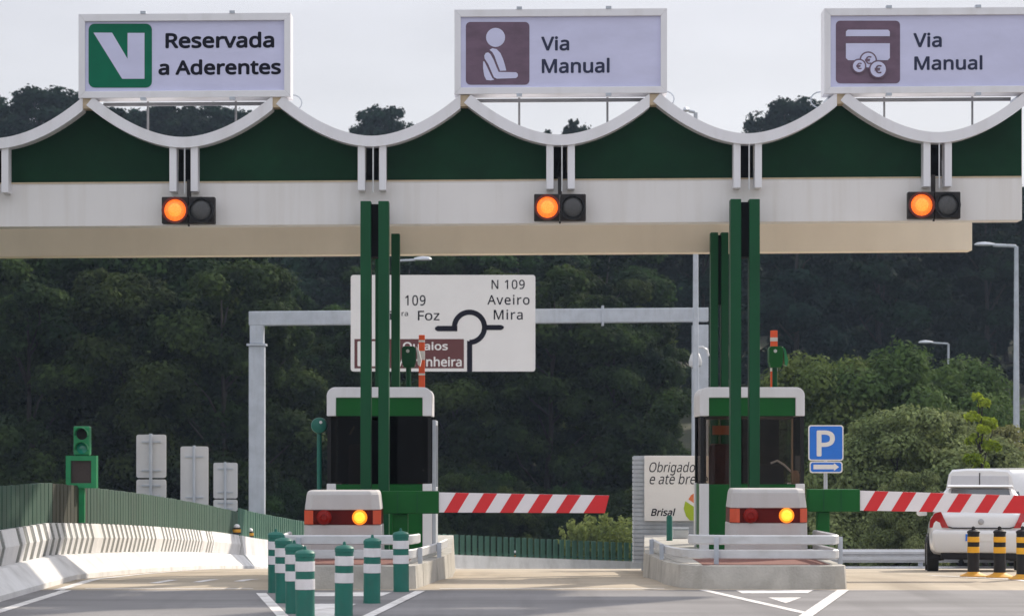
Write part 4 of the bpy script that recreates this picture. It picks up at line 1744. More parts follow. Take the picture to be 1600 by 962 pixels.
def direction_sign():
    Z = 67.1
    o = thing('direction_sign', tuple(P(692, 580, Z)), 'large white direction sign with roundabout symbol hung on the gantry', 'road sign')
    mb = MB()
    mb.prism(rrect(X(548, Z), X(836.5, Z), ZZ(580, Z), ZZ(429.5, Z), 0.07, 4), Z, Z + 0.06)
    mb.build('board', M_signwhite, o, fix=True)
    mb = MB()
    for px in (600, 692, 785):
        mb.box(X(px, Z) - 0.05, X(px, Z) + 0.05, Z + 0.062, Z + 0.395, ZZ(574, Z), ZZ(436, Z))
    mb.build('bracket', M_galv, o)
    zz, ox, oy = 3.7, 520, 380

    def q(a, b):
        return (X(ox + a / zz, Z), ZZ(oy + b / zz, Z))
    m = MB()
    cx, cy = q(790, 485)
    Ro, Ri = 102 / zz * Z / F, 72 / zz * Z / F
    N = 36
    outer = [(cx + Ro * math.cos(R(184 - 274 * k / N)), cy + Ro * math.sin(R(184 - 274 * k / N))) for k in range(N + 1)]
    inner = [(cx + Ri * math.cos(R(184 - 274 * k / N)), cy + Ri * math.sin(R(184 - 274 * k / N))) for k in range(N + 1)]
    for k in range(N):
        m.prism([outer[k], outer[k + 1], inner[k + 1], inner[k]], Z - 0.006, Z - 0.001)
    m.prism([q(606, 477), q(720, 477), q(720, 508), q(606, 508), q(592, 500), q(590, 492), q(594, 484)], Z - 0.010, Z - 0.0065)
    m.prism([q(884, 472), q(972, 472), q(986, 478), q(990, 486), q(984, 496), q(972, 501), q(886, 501)], Z - 0.010, Z - 0.0065)
    m.prism([q(776, 562), q(806, 570), q(806, 742), q(776, 742)], Z - 0.010, Z - 0.0065)
    m.build('roundabout_symbol', M_ink, o, fix=True)
    m = MB()
    for body, a, b, c, d in (('N 109', 768, 820, 437, 451.6), ('Aveiro', 761.5, 827.5, 460.5, 476), ('Mira', 771.5, 816.8, 483.5, 499.3),
                             ('N 109', 612, 665, 461, 477.3), ('Foz', 653, 686.8, 485.4, 500.5), ('Fig', 598, 625, 485.4, 504), ('ra', 627.5, 637.5, 487.5, 493.5)):
        m = MB()
        ptext(m, body, a, b, c, d, Z, 0.003, 0.010, 0, 1.1 if body[0] in 'NAM' else 1.0)
        m.build('lettering', M_ink, o)
    m = MB()
    m.prism([q(125, 553), q(758, 553), q(758, 722), q(125, 722)], Z - 0.006, Z - 0.001)
    bp = m.build('brown_panel', M_brown, o, fix=True)
    for q_ in (('Quiaios', 629.5, 699.7, 534, 549.5), ('Murtinheira', 617.5, 721.4, 557, 572.6)):
        m = MB()
        ptext(m, *q_, Z, 0.009, 0.022)
        m.build('lettering', M_signwhite, bp)
    m = MB()
    m.prism(rrect(X(558.5, Z), X(606, Z), ZZ(572, Z), ZZ(533, Z), 0.03, 3), Z - 0.010, Z - 0.007)
    m.build('pictogram', M_signwhite, bp, fix=True)
    return o


direction_sign()

# ------------------------------------------------------------------ thank-you board and its ribbed support
def thanks_board():
    Z = 46.5
    o = thing('notice_board', (X(1060, Z), Z, g(Z)), 'white Obrigado board on a ribbed grey support beside the right booth', 'notice board')
    mb = MB()
    a, b = X(988, Z + 0.5), X(1140, Z + 0.5)
    z1, z0 = ZZ(713, Z + 0.5), ZZ(878, Z + 0.5)
    zz = z0
    while zz < z1 - 0.05:
        mb.box(a, b, Z + 0.10, Z + 0.50, zz, zz + 0.062)
        mb.box(a + 0.02, b - 0.02, Z + 0.12, Z + 0.48, zz + 0.0622, zz + 0.078)
        zz += 0.0782
    mb.build('ribbed_support', M_galv, o)
    mb = MB()
    mb.box(X(1007, Z), X(1140, Z), Z, Z + 0.07, ZZ(813.5, Z), ZZ(711.5, Z))
    mb.build('board', M_signwhite, o, bevel=0.008)
    mb = MB()
    for px in (1003, 1120):
        mb.box(X(px, Z), X(px, Z) + 0.09, Z + 0.12, Z + 0.22, g(Z) - 0.2, z0 + 0.1)
    mb.build('leg', M_galv, o)
    for q_ in (('Obrigado', 1014.5, 1086, 721, 742, Z, 0.004, 0.0, 0.24), ('e at\u00e9 breve', 1015, 1106, 739, 756, Z, 0.004, 0.0, 0.24), ('Brisal', 1017, 1055.5, 793.5, 805.5, Z, 0.004, 0.02, 0.24)):
        m = MB()
        ptext(m, *q_)
        m.build('lettering', M_ink, o)

    def q(a_, b_):
        return (X(960 + a_ / 2.392, Z), ZZ(560 + b_ / 2.392, Z))
    m = MB()
    m.prism([q(265, 532), q(312, 562), q(312, 585), q(305, 604), q(282, 604), q(268, 588), q(259, 560)], Z - 0.005, Z - 0.001)
    m.build('green_leaf', M_lime, o, fix=True)
    m = MB()
    m.prism([q(277, 525), q(286, 510), q(302, 500), q(330, 494), q(330, 552), q(312, 550)], Z - 0.005, Z - 0.001)
    m.build('orange_leaf', M_coral, o, fix=True)
    return o


thanks_board()


def parking_sign():
    Z = 47.0
    cx = X(1290.5, Z)
    o = thing('parking_sign', (cx, Z, g(Z)), 'blue square parking sign with an arrow plate on a thin post', 'road sign')
    mb = MB()
    mb.tube([(cx, Z + 0.06, g(Z) - 0.1), (cx, Z + 0.06, ZZ(668, Z))], 0.035, 12)
    mb.build('post', M_galv, o, smooth=40)
    for (x0, x1, y0, y1, nm) in ((1263, 1318, 663.7, 719.3, 'square_plate'), (1265, 1316.5, 720.3, 738.5, 'arrow_plate')):
        mb = MB()
        mb.prism(rrect(X(x0, Z), X(x1, Z), ZZ(y1, Z), ZZ(y0, Z), 0.05, 4), Z, Z + 0.02)
        pl = mb.build(nm, M_signwhite, o, fix=True)
        mb = MB()
        k = 1.9
        mb.prism(rrect(X(x0 + k, Z), X(x1 - k, Z), ZZ(y1 - k, Z), ZZ(y0 + k, Z), 0.04, 4), Z - 0.003, Z - 0.0005)
        mb.build('blue_field', M_blue, pl, fix=True)
        m = MB()
        if nm == 'square_plate':
            ptext(m, 'P', 1276, 1304.5, 672, 712.5, Z, 0.006, 0.022)
            m.build('letter', M_signwhite, pl)
        else:
            zc = ZZ(729, Z)
            t = 0.042
            xa, xb, xh = X(1271, Z), X(1311, Z), X(1303, Z)
            m.prism([(xa, zc - t), (xh, zc - t), (xh, zc - t * 1.7), (xb, zc), (xh, zc + t * 1.7), (xh, zc + t), (xa, zc + t)], Z - 0.006, Z - 0.0035)
            m.build('arrow', M_signwhite, pl, fix=True)
    return o


parking_sign()

# small give way sign and grey control box behind the right island
Z = 50.0
o = thing('give_way_sign', (X(1063, Z), Z, g(Z)), 'tiny red and white give way triangle behind the right island', 'road sign')
mb = MB()
mb.prism([(X(1053, Z), ZZ(811, Z)), (X(1073, Z), ZZ(811, Z)), (X(1063, Z), ZZ(826, Z))], Z, Z + 0.02)
mb.build('red_border', M_red, o, fix=True)
mb = MB()
mb.prism([(X(1059, Z), ZZ(813.5, Z)), (X(1067, Z), ZZ(813.5, Z)), (X(1063, Z), ZZ(819.5, Z))], Z - 0.004, Z - 0.001)
mb.build('white_field', M_signwhite, o, fix=True)
mb = MB()
mb.tube([(X(1063, Z), Z + 0.05, g(Z)), (X(1063, Z), Z + 0.05, ZZ(815, Z))], 0.025, 8)
mb.build('post', M_galv, o)
Z = 44.0
o = thing('control_box', (X(1062, Z), Z, IH), 'small grey control box on the far end of the right island', 'box')
mb = MB()
mb.box(X(1052, Z), X(1076, Z), Z, Z + 0.25, IH + 0.007, ZZ(827, Z))
mb.build('case', M_rail, o, bevel=0.01)
mb = MB()
mb.box(X(1051, Z), X(1077, Z), Z - 0.012, Z + 0.26, ZZ(827, Z) + 0.001, ZZ(827, Z) + 0.03)
mb.build('lid', M_galv, o)
Z = 43.0
xx = X(1046, Z)
mb = MB()
mb.lathe([(0.055, 0), (0.05, 0.02), (0.05, 0.40), (0.035, 0.43)], (xx, Z, IH), 12)
tag(mb.build('bollard', M_teal, loc=(xx, Z, IH), smooth=40), 'short dark green stub post on the far end of the right island', 'bollard')

# ------------------------------------------------------------------ booth-top signals and raised arms
def exit_signal(px, y0, y1, Z, side, label, ybase_booth):
    xx = X(px, Z)
    o = thing('exit_signal', (xx, Z, IH), label, 'traffic light')
    mb = MB()
    mb.tube([(xx - 0.03, Z + 0.05, IH + 0.007), (xx - 0.03, Z + 0.05, ZZ(y1, Z))], 0.045, 10)
    mb.build('pole', M_colgreen, o, smooth=40)
    mb = MB()
    a, b = X(px - 13, Z), X(px + 6, Z)
    z0, z1 = ZZ(y1, Z), ZZ(y0, Z)
    mb.loft([[(a + 0.03, Z - 0.1, z0), (b, Z - 0.1, z0), (b, Z + 0.2, z0), (a + 0.03, Z + 0.2, z0)],
             [(a, Z - 0.1, z0 + 0.10), (b + 0.03, Z - 0.1, z0 + 0.10), (b + 0.03, Z + 0.2, z0 + 0.10), (a, Z + 0.2, z0 + 0.10)],
             [(a, Z - 0.1, z1 - 0.03), (b + 0.03, Z - 0.1, z1 - 0.03), (b + 0.03, Z + 0.2, z1 - 0.03), (a, Z + 0.2, z1 - 0.03)],
             [(a + 0.03, Z - 0.1, z1), (b, Z - 0.1, z1), (b, Z + 0.2, z1), (a + 0.03, Z + 0.2, z1)]])
    mb.build('head', M_colgreen if side < 0 else M_boothgreen, o, fix=True, bevel=0.01)
    mb = MB()           # pale shield turned towards the lane
    pl = [(b + 0.032, z1 + 0.0), (b + 0.075, z1 - 0.05), (b + 0.12, z0 + 0.12), (b + 0.10, z0 + 0.02), (b + 0.06, z0 + 0.05), (b + 0.05, z1 - 0.12)]
    mb.prism(pl, Z - 0.05, Z + 0.2)
    mb.build('shield', M_reflect if side < 0 else M_lamp_green, o, fix=True)
    mb = MB()
    mb.lathe([(0.03, 0), (0.028, 0.01), (0.01, 0.014)], ((a + b) / 2, Z - 0.1, z1 - 0.08), 10, 'y')
    mb.build('rivet', M_rail, o, fix=True)
    return o


exit_signal(641, 541, 574, 42.6, -1, 'dark green signal head with white shield above the left booth', 0)
exit_signal(1214, 541, 574, 42.6, 1, 'green signal head with bright side shield above the right booth', 0)


def raised_arm(px, w, y0, y1, Z, label, whites):
    xx = X(px, Z)
    o = thing('raised_barrier_arm', (xx, Z, IH), label, 'barrier gate')
    hw = w / 2 * Z / F
    mb = MB()
    mb.box(xx - hw, xx + hw, Z, Z + 0.06, IH + 0.89, ZZ(y0, Z))
    am = mb.build('arm', M_orangepole, o, bevel=0.012)
    for (a, b) in whites:
        mb = MB()
        mb.box(xx - hw - 0.002, xx + hw * 1.02, Z - 0.003, Z + 0.063, ZZ(b, Z), ZZ(a, Z))
        mb.build('white_band', M_reflect, am)
    mb = MB()
    mb.box(xx - 0.2, xx + 0.2, Z - 0.1, Z + 0.3, IH + 0.007, IH + 0.9)
    mb.build('drive_box', M_colgreen, o, bevel=0.02)
    return o


raised_arm(659, 9.5, 523, 606, 43.2, 'raised orange arm with white bands standing behind the left booth', [(531, 534.5), (548, 562), (583, 586)])
raised_arm(1209.5, 11, 516, 602, 43.2, 'raised orange arm with white bands standing behind the right booth', [(527, 533), (573, 580)])

# teal signal left of the left booth
Z = 39.4
xx = X(499, Z)
o = thing('lane_beacon', (xx, Z, IH), 'rounded teal beacon head on a thin green pole left of the left booth', 'traffic light')
mb = MB()
mb.tube([(xx, Z, IH + 0.007), (xx, Z, ZZ(676, Z))], 0.038, 10)
mb.build('pole', M_teal, o, smooth=40)
mb = MB()
r0 = 0.125
mb.lathe([(r0 * 0.92, -0.1), (r0, -0.08), (r0, 0.06), (r0 * 0.9, 0.085), (r0 * 0.5, 0.1), (0.02, 0.105)], (xx, Z, ZZ(664.5, Z)), 20, 'y')
mb.build('head', M_teal, o, fix=True, smooth=40)
mb = MB()
mb.lathe([(0.025, 0), (0.022, 0.012), (0.005, 0.016)], (xx + 0.03, Z - 0.1, ZZ(659.5, Z)), 10, 'y')
mb.build('rivet', M_reflect, o, fix=True)

# ------------------------------------------------------------------ street lamps and camera
def street_lamp(px, ytop, Z, arm_px, wbase, label, ground=None):
    xx = X(px, Z)
    zt = ZZ(ytop, Z)
    zb = ground if ground is not None else hill(xx, Z)
    o = thing('street_lamp', (xx, Z, zb), label, 'street lamp')
    mb = MB()
    mb.tube([(xx, Z, zb - 0.2), (xx, Z, zt)], [wbase, wbase * 0.5], 12)
    mb.build('pole', M_galv, o, smooth=40)
    s_ = 1 if arm_px > 0 else -1
    L = abs(arm_px) * Z / F
    mb = MB()
    mb.tube([(xx, Z, zt - 0.05), (xx + s_ * 0.03, Z, zt + 0.01), (xx + s_ * L * 0.55, Z, zt + 0.04)], wbase * 0.4, 8)
    mb.build('arm', M_galv, o, smooth=40)
    mb = MB()
    hl = L * 0.45
    x0 = xx + s_ * L * 0.52
    rings = []
    for t, w, h in ((0, 0.05, 0.05), (0.15, 0.10, 0.07), (0.5, 0.16, 0.10), (0.85, 0.13, 0.08), (1.0, 0.03, 0.03)):
        cx = x0 + s_ * hl * 1.05 * t
        zc = zt + 0.05 - 0.0 * t
        rings.append([(cx, Z + w * math.cos(2 * math.pi * k / 10), zc + h * (math.sin(2 * math.pi * k / 10) if math.sin(2 * math.pi * k / 10) > 0 else 0.35 * math.sin(2 * math.pi * k / 10))) for k in range(10)])
    mb.loft(rings)
    mb.build('lamp_head', M_lamphead, o, fix=True, smooth=50)
    return o


street_lamp(1588, 385, 80, -66, 0.13, 'tall grey street lamp near the right edge above the vans')
street_lamp(1482, 537, 100, -47, 0.08, 'distant grey street lamp whose head shows above the round bushes')
street_lamp(1087, 176, 64, -20, 0.10, 'tall grey lamp post rising past the canopy beside the gantry')
street_lamp(617, 408, 75, 58, 0.08, 'street lamp whose pale head peeps out under the canopy above the direction sign')

Z = 66.9
xx = X(1090, Z)
o = thing('dome_camera', tuple(P(1092, 575, Z)), 'white dome surveillance camera on a curved bracket by the gantry post', 'camera')
mb = MB()
pts = [(X(1107, Z), Z, ZZ(556, Z)), (X(1105, Z), Z, ZZ(547, Z)), (X(1098, Z), Z, ZZ(542, Z)), (X(1090, Z), Z, ZZ(542.5, Z)), (X(1086, Z), Z, ZZ(547, Z))]
mb.tube(pts, 0.03, 8)
mb.build('bracket', M_rail, o, smooth=40)
mb = MB()
c = (X(1086.5, Z), Z, ZZ(574, Z))
mb.lathe([(0.09, 0.0), (0.16, 0.05), (0.175, 0.16), (0.12, 0.34), (0.05, 0.42)], c, 16)
mb.build('casing', M_rail, o, smooth=40)
mb = MB()
mb.lathe([(0.02, -0.075), (0.06, -0.06), (0.085, -0.02), (0.088, -0.002)], c, 16)
mb.build('dome', M_black, o, smooth=40)

# ------------------------------------------------------------------ vehicles
def body_ring(y, hw, hwt, z0, z1, top, n=5):
    """half-rounded box section: hw at the waist, hwt at the top"""
    pts = []
    r = 0.10
    seq = [(hw * 0.90, z0), (hw * 0.985, z0 + 0.10), (hw, z0 + (z1 - z0) * 0.45), (hw * 0.985, z1 - 0.10), (hwt, z1 - 0.015), (hwt * 0.85, z1 + top * 0.6), (hwt * 0.45, z1 + top)]
    R_ = [(x, y, z) for x, z in seq]
    L_ = [(-x, y, z) for x, z in reversed(seq)]
    return R_ + L_


def wheel(o, x, y, z, r, w):
    mb = local()
    s_ = 1 if x > 0 else -1
    prof = [(r * 0.62, 0), (r * 0.95, 0.005), (r, 0.03), (r, w - 0.03), (r * 0.95, w - 0.005), (r * 0.62, w)]
    n = 24
    vs, fs = [], []
    for (rr, h) in prof:
        for k in range(n):
            a = 2 * math.pi * k / n
            vs.append((x - s_ * w + s_ * h, y + rr * math.cos(a), z + rr * math.sin(a)))
    for i in range(len(prof) - 1):
        for k in range(n):
            k2 = (k + 1) % n
            fs.append((i * n + k, i * n + k2, (i + 1) * n + k2, (i + 1) * n + k))
    fs.append(tuple(range(n)))
    fs.append(tuple(range((len(prof) - 1) * n, len(prof) * n)))
    mb.add(vs, fs)
    ty = mb.build('wheel', M_tyre, o, fix=True, smooth=40)
    mb = local()
    vs, fs = [], []
    for (rr, dx) in ((r * 0.63, 0.004), (r * 0.55, -0.01), (r * 0.2, -0.012), (r * 0.12, 0.004)):
        for k in range(n):
            a = 2 * math.pi * k / n
            vs.append((x + s_ * dx, y + rr * math.cos(a), z + rr * math.sin(a)))
    for i in range(3):
        for k in range(n):
            k2 = (k + 1) % n
            fs.append((i * n + k, i * n + k2, (i + 1) * n + k2, (i + 1) * n + k))
    fs.append(tuple(range(3 * n, 4 * n)))
    mb.add(vs, fs)
    mb.build('rim', M_rim, ty, fix=True, smooth=40)
    for k in range(5):
        pass


def hatchback():
    Z = 44.3
    cx = X(1533, Z)
    o = thing('parked_car', (cx, Z, g(Z)), 'white hatchback seen from behind beyond the black and yellow bollards', 'car')
    o.rotation_euler = (0, 0, R(-8.5))
    o.rotation_euler.x = math.atan(-0.045)
    o.scale = (1.04, 1.04, 1.04)
    mb = local()
    st = [(0.0, 0.70, 0.60, 0.36, 0.84, 0.02), (0.05, 0.80, 0.68, 0.30, 0.93, 0.03), (0.18, 0.845, 0.735, 0.26, 0.985, 0.03), (0.5, 0.86, 0.76, 0.22, 1.0, 0.03), (1.6, 0.865, 0.775, 0.20, 0.98, 0.03),
          (2.75, 0.86, 0.76, 0.20, 0.95, 0.04), (3.3, 0.845, 0.70, 0.22, 0.86, 0.06), (3.7, 0.78, 0.60, 0.25, 0.74, 0.06), (3.92, 0.62, 0.45, 0.32, 0.60, 0.04)]
    mb.loft([body_ring(*q) for q in st])
    bd = mb.build('body', M_carwhite, o, fix=True, smooth=50, subsurf=1)
    # cabin
    def cab(y, hb, ht_, zb, zt, rd):
        seq = [(hb, zb), (hb * 0.985, zb + (zt - zb) * 0.3), (hb + (ht_ - hb) * 0.7, zb + (zt - zb) * 0.72), (ht_ * 0.96, zt - 0.05), (ht_ * 0.82, zt - 0.01), (ht_ * 0.4, zt + rd)]
        return [(x, y, z) for x, z in seq] + [(-x, y, z) for x, z in reversed(seq)]
    mb = local()
    mb.loft([cab(0.20, 0.72, 0.70, 0.95, 1.00, 0.01), cab(0.36, 0.75, 0.64, 0.95, 1.26, 0.01), cab(0.50, 0.76, 0.585, 0.95, 1.415, 0.015), cab(0.9, 0.765, 0.585, 0.95, 1.44, 0.02), cab(1.8, 0.765, 0.575, 0.95, 1.455, 0.03),
             cab(2.3, 0.75, 0.56, 0.95, 1.36, 0.02), cab(2.9, 0.70, 0.58, 0.93, 1.04, 0.01)])
    cb = mb.build('cabin', M_carwhite, o, fix=True, smooth=50)
    # spoiler lip
    mb = local()
    mb.loft([[(-0.56, 0.40, 1.405), (0.56, 0.40, 1.405), (0.56, 0.62, 1.43), (-0.56, 0.62, 1.43)], [(-0.54, 0.36, 1.43), (0.54, 0.36, 1.43), (0.54, 0.62, 1.465), (-0.54, 0.62, 1.465)]])
    mb.build('spoiler', M_carwhite, cb, fix=True, bevel=0.012)
    mb = local()
    mb.add([(-0.55, 0.30, 1.07), (0.55, 0.30, 1.07), (0.47, 0.44, 1.385), (-0.47, 0.44, 1.385), (-0.55, 0.245, 1.07), (0.55, 0.245, 1.07), (0.47, 0.405, 1.385), (-0.47, 0.405, 1.385)],
           [(0, 1, 2, 3), (4, 5, 6, 7), (0, 1, 5, 4), (1, 2, 6, 5), (2, 3, 7, 6), (3, 0, 4, 7)])
    mb.build('rear_window', M_carglass, o, fix=True)
    for s_ in (-1, 1):
        for (ya, yb, ya2, yb2) in ((0.62, 1.50, 0.80, 1.48), (1.56, 2.62, 1.54, 2.10)):
            mb = local()
            q = [(s_ * 0.765, ya, 1.0), (s_ * 0.765, yb, 1.0), (s_ * 0.655, yb2, 1.36), (s_ * 0.655, ya2, 1.36)]
            q2 = [(p[0] - s_ * 0.05, p[1], p[2]) for p in q]
            mb.add(q + q2, [(0, 1, 2, 3), (4, 5, 6, 7), (0, 1, 5, 4), (1, 2, 6, 5), (2, 3, 7, 6), (3, 0, 4, 7)])
            mb.build('side_window', M_carglass, o, fix=True)
        mb = local()
        pl = [(s_ * 0.565, 0.93), (s_ * 0.74, 0.985), (s_ * 0.835, 0.80), (s_ * 0.835, 0.745), (s_ * 0.57, 0.735), (s_ * 0.50, 0.78)]
        pl = [(s_ * 0.66, 1.0), (s_ * 0.76, 0.97), (s_ * 0.835, 0.86), (s_ * 0.845, 0.73), (s_ * 0.53, 0.725), (s_ * 0.585, 0.83)]
        n = len(pl)
        f_ = lambda x: 0.035 + max(0, (abs(x) - 0.55)) * 0.55
        fr = [(p[0], f_(p[0]) - 0.075, p[1]) for p in pl]
        bk = [(p[0], f_(p[0]) + 0.12, p[1]) for p in pl]
        mb.add(fr + bk, [tuple(range(n)), tuple(range(n, 2 * n))] + [(i, (i + 1) % n, (i + 1) % n + n, i + n) for i in range(n)])
        mb.build('tail_light', M_tail, o, fix=True)
        mb = local()
        mb.loft([[(s_ * 0.86, 2.45, 0.98), (s_ * 0.86, 2.45, 1.10), (s_ * 0.86, 2.55, 1.10), (s_ * 0.86, 2.55, 0.98)], [(s_ * 1.0, 2.43, 0.97), (s_ * 1.0, 2.43, 1.12), (s_ * 1.0, 2.56, 1.12), (s_ * 1.0, 2.56, 0.97)], [(s_ * 1.04, 2.46, 1.0), (s_ * 1.04, 2.46, 1.09), (s_ * 1.04, 2.54, 1.09), (s_ * 1.04, 2.54, 1.0)]])
        mb.build('mirror', M_carwhite, o, fix=True, bevel=0.015)
        for yy in (0.72, 3.25):
            mb = local()     # dark wheel arch
            pts = []
            mb.lathe([(0.0, 0.0)], n=3) if False else None
            n = 20
            vs, fs = [], []
            for (rr, xx_) in ((0.345, s_ * 0.868), (0.345, s_ * 0.60)):
                for k in range(n):
                    a = 2 * math.pi * k / n
                    vs.append((xx_, yy + rr * math.cos(a), max(0.19, 0.31 + rr * math.sin(a))))
            for k in range(n):
                k2 = (k + 1) % n
                fs.append((k, k2, n + k2, n + k))
            fs.append(tuple(range(n)))
            fs.append(tuple(range(n, 2 * n)))
            mb.add(vs, fs)
            mb.build('wheel_arch', M_black, o, fix=True)
            wheel(o, s_ * 0.885, yy, 0.30, 0.305, 0.20)
    mb = local()
    mb.loft([[(-0.74, 0.0, 0.31), (0.74, 0.0, 0.31), (0.78, 0.2, 0.31), (-0.78, 0.2, 0.31)], [(-0.79, -0.06, 0.42), (0.79, -0.06, 0.42), (0.83, 0.2, 0.42), (-0.83, 0.2, 0.42)], [(-0.80, -0.07, 0.64), (0.80, -0.07, 0.64), (0.83, 0.2, 0.64), (-0.83, 0.2, 0.64)], [(-0.77, -0.02, 0.70), (0.77, -0.02, 0.70), (0.80, 0.2, 0.70), (-0.80, 0.2, 0.70)]])
    bp = mb.build('bumper', M_carwhite, o, fix=True, bevel=0.03, seg=3, smooth=50)
    mb = local()
    mb.box(-0.66, 0.66, 0.03, 0.4, 0.20, 0.33)
    mb.build('valance', M_black, o, bevel=0.03)
    mb = local()
    mb.box(-0.26, 0.26, -0.078, -0.070, 0.505, 0.625)
    pt = mb.build('number_plate', M_signwhite, bp)
    mb = local()
    mb.box(-0.258, -0.215, -0.081, -0.0785, 0.507, 0.623)
    mb.build('blue_strip', M_blue, pt)
    mb = local()
    # shut line of the tailgate
    for a, b in (((-0.56, 0.74), (-0.47, 0.712)), ((-0.47, 0.712), (0.47, 0.712)), ((0.47, 0.712), (0.56, 0.74))):
        mb.tube([(a[0], -0.012, a[1] + 0.01), (b[0], -0.012, b[1] + 0.01)], 0.012, 6)
    mb.build('tailgate_seam', M_housing, o)
    mb = local()
    mb.lathe([(0.05, 0), (0.045, 0.012), (0.02, 0.016)], (0, -0.0, 0.83), 14, 'y')
    mb.build('badge', M_rim, o, fix=True)
    mb = local()
    mb.tube([(0.0, 0.30, 1.30), (0.24, 0.24, 1.10)], 0.010, 6)
    mb.build('wiper', M_black, o)
    return o


hatchback()


def van(px, Z, yaw, label, hgt, wid, base):
    cx = X(px, Z)
    o = thing('parked_van', (cx, Z, base), label, 'van')
    o.rotation_euler = (0, 0, R(yaw))
    hw = wid / 2

    def ring(y, f, zt):
        seq = [(hw * 0.96, 0.35), (hw, 0.55), (hw, 1.15), (hw * 0.93, zt - 0.45), (hw * 0.86, zt - 0.14), (hw * 0.76, zt - 0.03), (hw * 0.35, zt)]
        return [(x * f, y, z) for x, z in seq] + [(-x * f, y, z) for x, z in reversed(seq)]
    mb = local()
    mb.loft([ring(0.0, 0.97, hgt - 0.05), ring(0.06, 1.0, hgt), ring(3.2, 1.0, hgt), ring(3.9, 0.97, hgt - 0.25), ring(4.6, 0.94, 1.35), ring(5.2, 0.86, 1.0)])
    mb.build('body', M_carwhite, o, fix=True, smooth=35)
    mb = local()
    for s_ in (-1, 1):
        x0, x1 = sorted((s_ * 0.015, s_ * hw * 0.83))
        xt0, xt1 = sorted((s_ * 0.015, s_ * hw * 0.75))
        mb.prism([(x0, 1.25), (x1, 1.25), (xt1, hgt - 0.17), (xt0, hgt - 0.17)], -0.02, 0.03)
    mb.build('rear_door_window', M_vangrey, o, fix=True)
    mb = local()
    mb.box(-0.008, 0.008, -0.024, 0.02, 0.5, hgt - 0.1)
    mb.build('door_seam', M_housing, o)
    for s_ in (-1, 1):
        mb = local()
        mb.box(min(s_ * hw * 0.9, s_ * hw * 1.0), max(s_ * hw * 0.9, s_ * hw * 1.0), -0.02, 0.06, 0.8, 1.15)
        mb.build('tail_light', M_tail, o)
        for yy in (0.9, 4.2):
            wheel(o, s_ * hw * 0.985, yy, 0.33, 0.33, 0.22)
    return o


van(1531, 60, -34, 'white van with pale double rear doors parked behind the white hatchback', 2.35, 1.9, g(60))
van(1612, 72, -30, 'second white van whose roof shows above the nearer van at the right edge', 2.75, 1.9, g(70))

# ------------------------------------------------------------------ trees
rng = np.random.default_rng(11)


def leaf_mesh(name, centers, radii, per, size, mat, squash=0.75, up=0.5, elong=1.6):
    cs = np.array(centers)
    rs = np.array(radii)
    n = len(cs)
    cnt = np.maximum(8, (per * (rs / rs.mean()) ** 2).astype(int))
    idx = np.repeat(np.arange(n), cnt)
    m = len(idx)
    d = rng.normal(size=(m, 3))
    d /= np.linalg.norm(d, axis=1)[:, None]
    rad = rs[idx] * (0.35 + 0.65 * rng.random(m) ** 0.5) * (1 + 0.25 * rng.normal(size=m) * (rng.random(m) < 0.25))
    pos = cs[idx] + d * rad[:, None] * np.array([1, 1, squash])
    nrm = d * 1.1 + np.array([0, 0, up]) + rng.normal(size=(m, 3)) * 0.42
    nrm /= np.linalg.norm(nrm, axis=1)[:, None]
    t = rng.normal(size=(m, 3))
    u = np.cross(nrm, t)
    u /= np.linalg.norm(u, axis=1)[:, None] + 1e-9
    v = np.cross(nrm, u)
    s = size * (0.6 + 0.8 * rng.random(m))
    a = u * (s * 0.5 * elong)[:, None]
    b = v * (s * 0.5)[:, None]
    verts = np.empty((m, 4, 3))
    verts[:, 0] = pos - a
    verts[:, 1] = pos + b - a * 0.1
    verts[:, 2] = pos + a
    verts[:, 3] = pos - b - a * 0.1
    me = bpy.data.meshes.new(name)
    me.vertices.add(m * 4)
    me.vertices.foreach_set('co', verts.reshape(-1))
    me.loops.add(m * 4)
    me.loops.foreach_set('vertex_index', np.arange(m * 4, dtype=np.int32))
    me.polygons.add(m)
    me.polygons.foreach_set('loop_start', np.arange(0, m * 4, 4, dtype=np.int32))
    me.polygons.foreach_set('loop_total', np.full(m, 4, dtype=np.int32))
    me.materials.append(mat)
    me.update(calc_edges=True)
    me.validate()
    return me


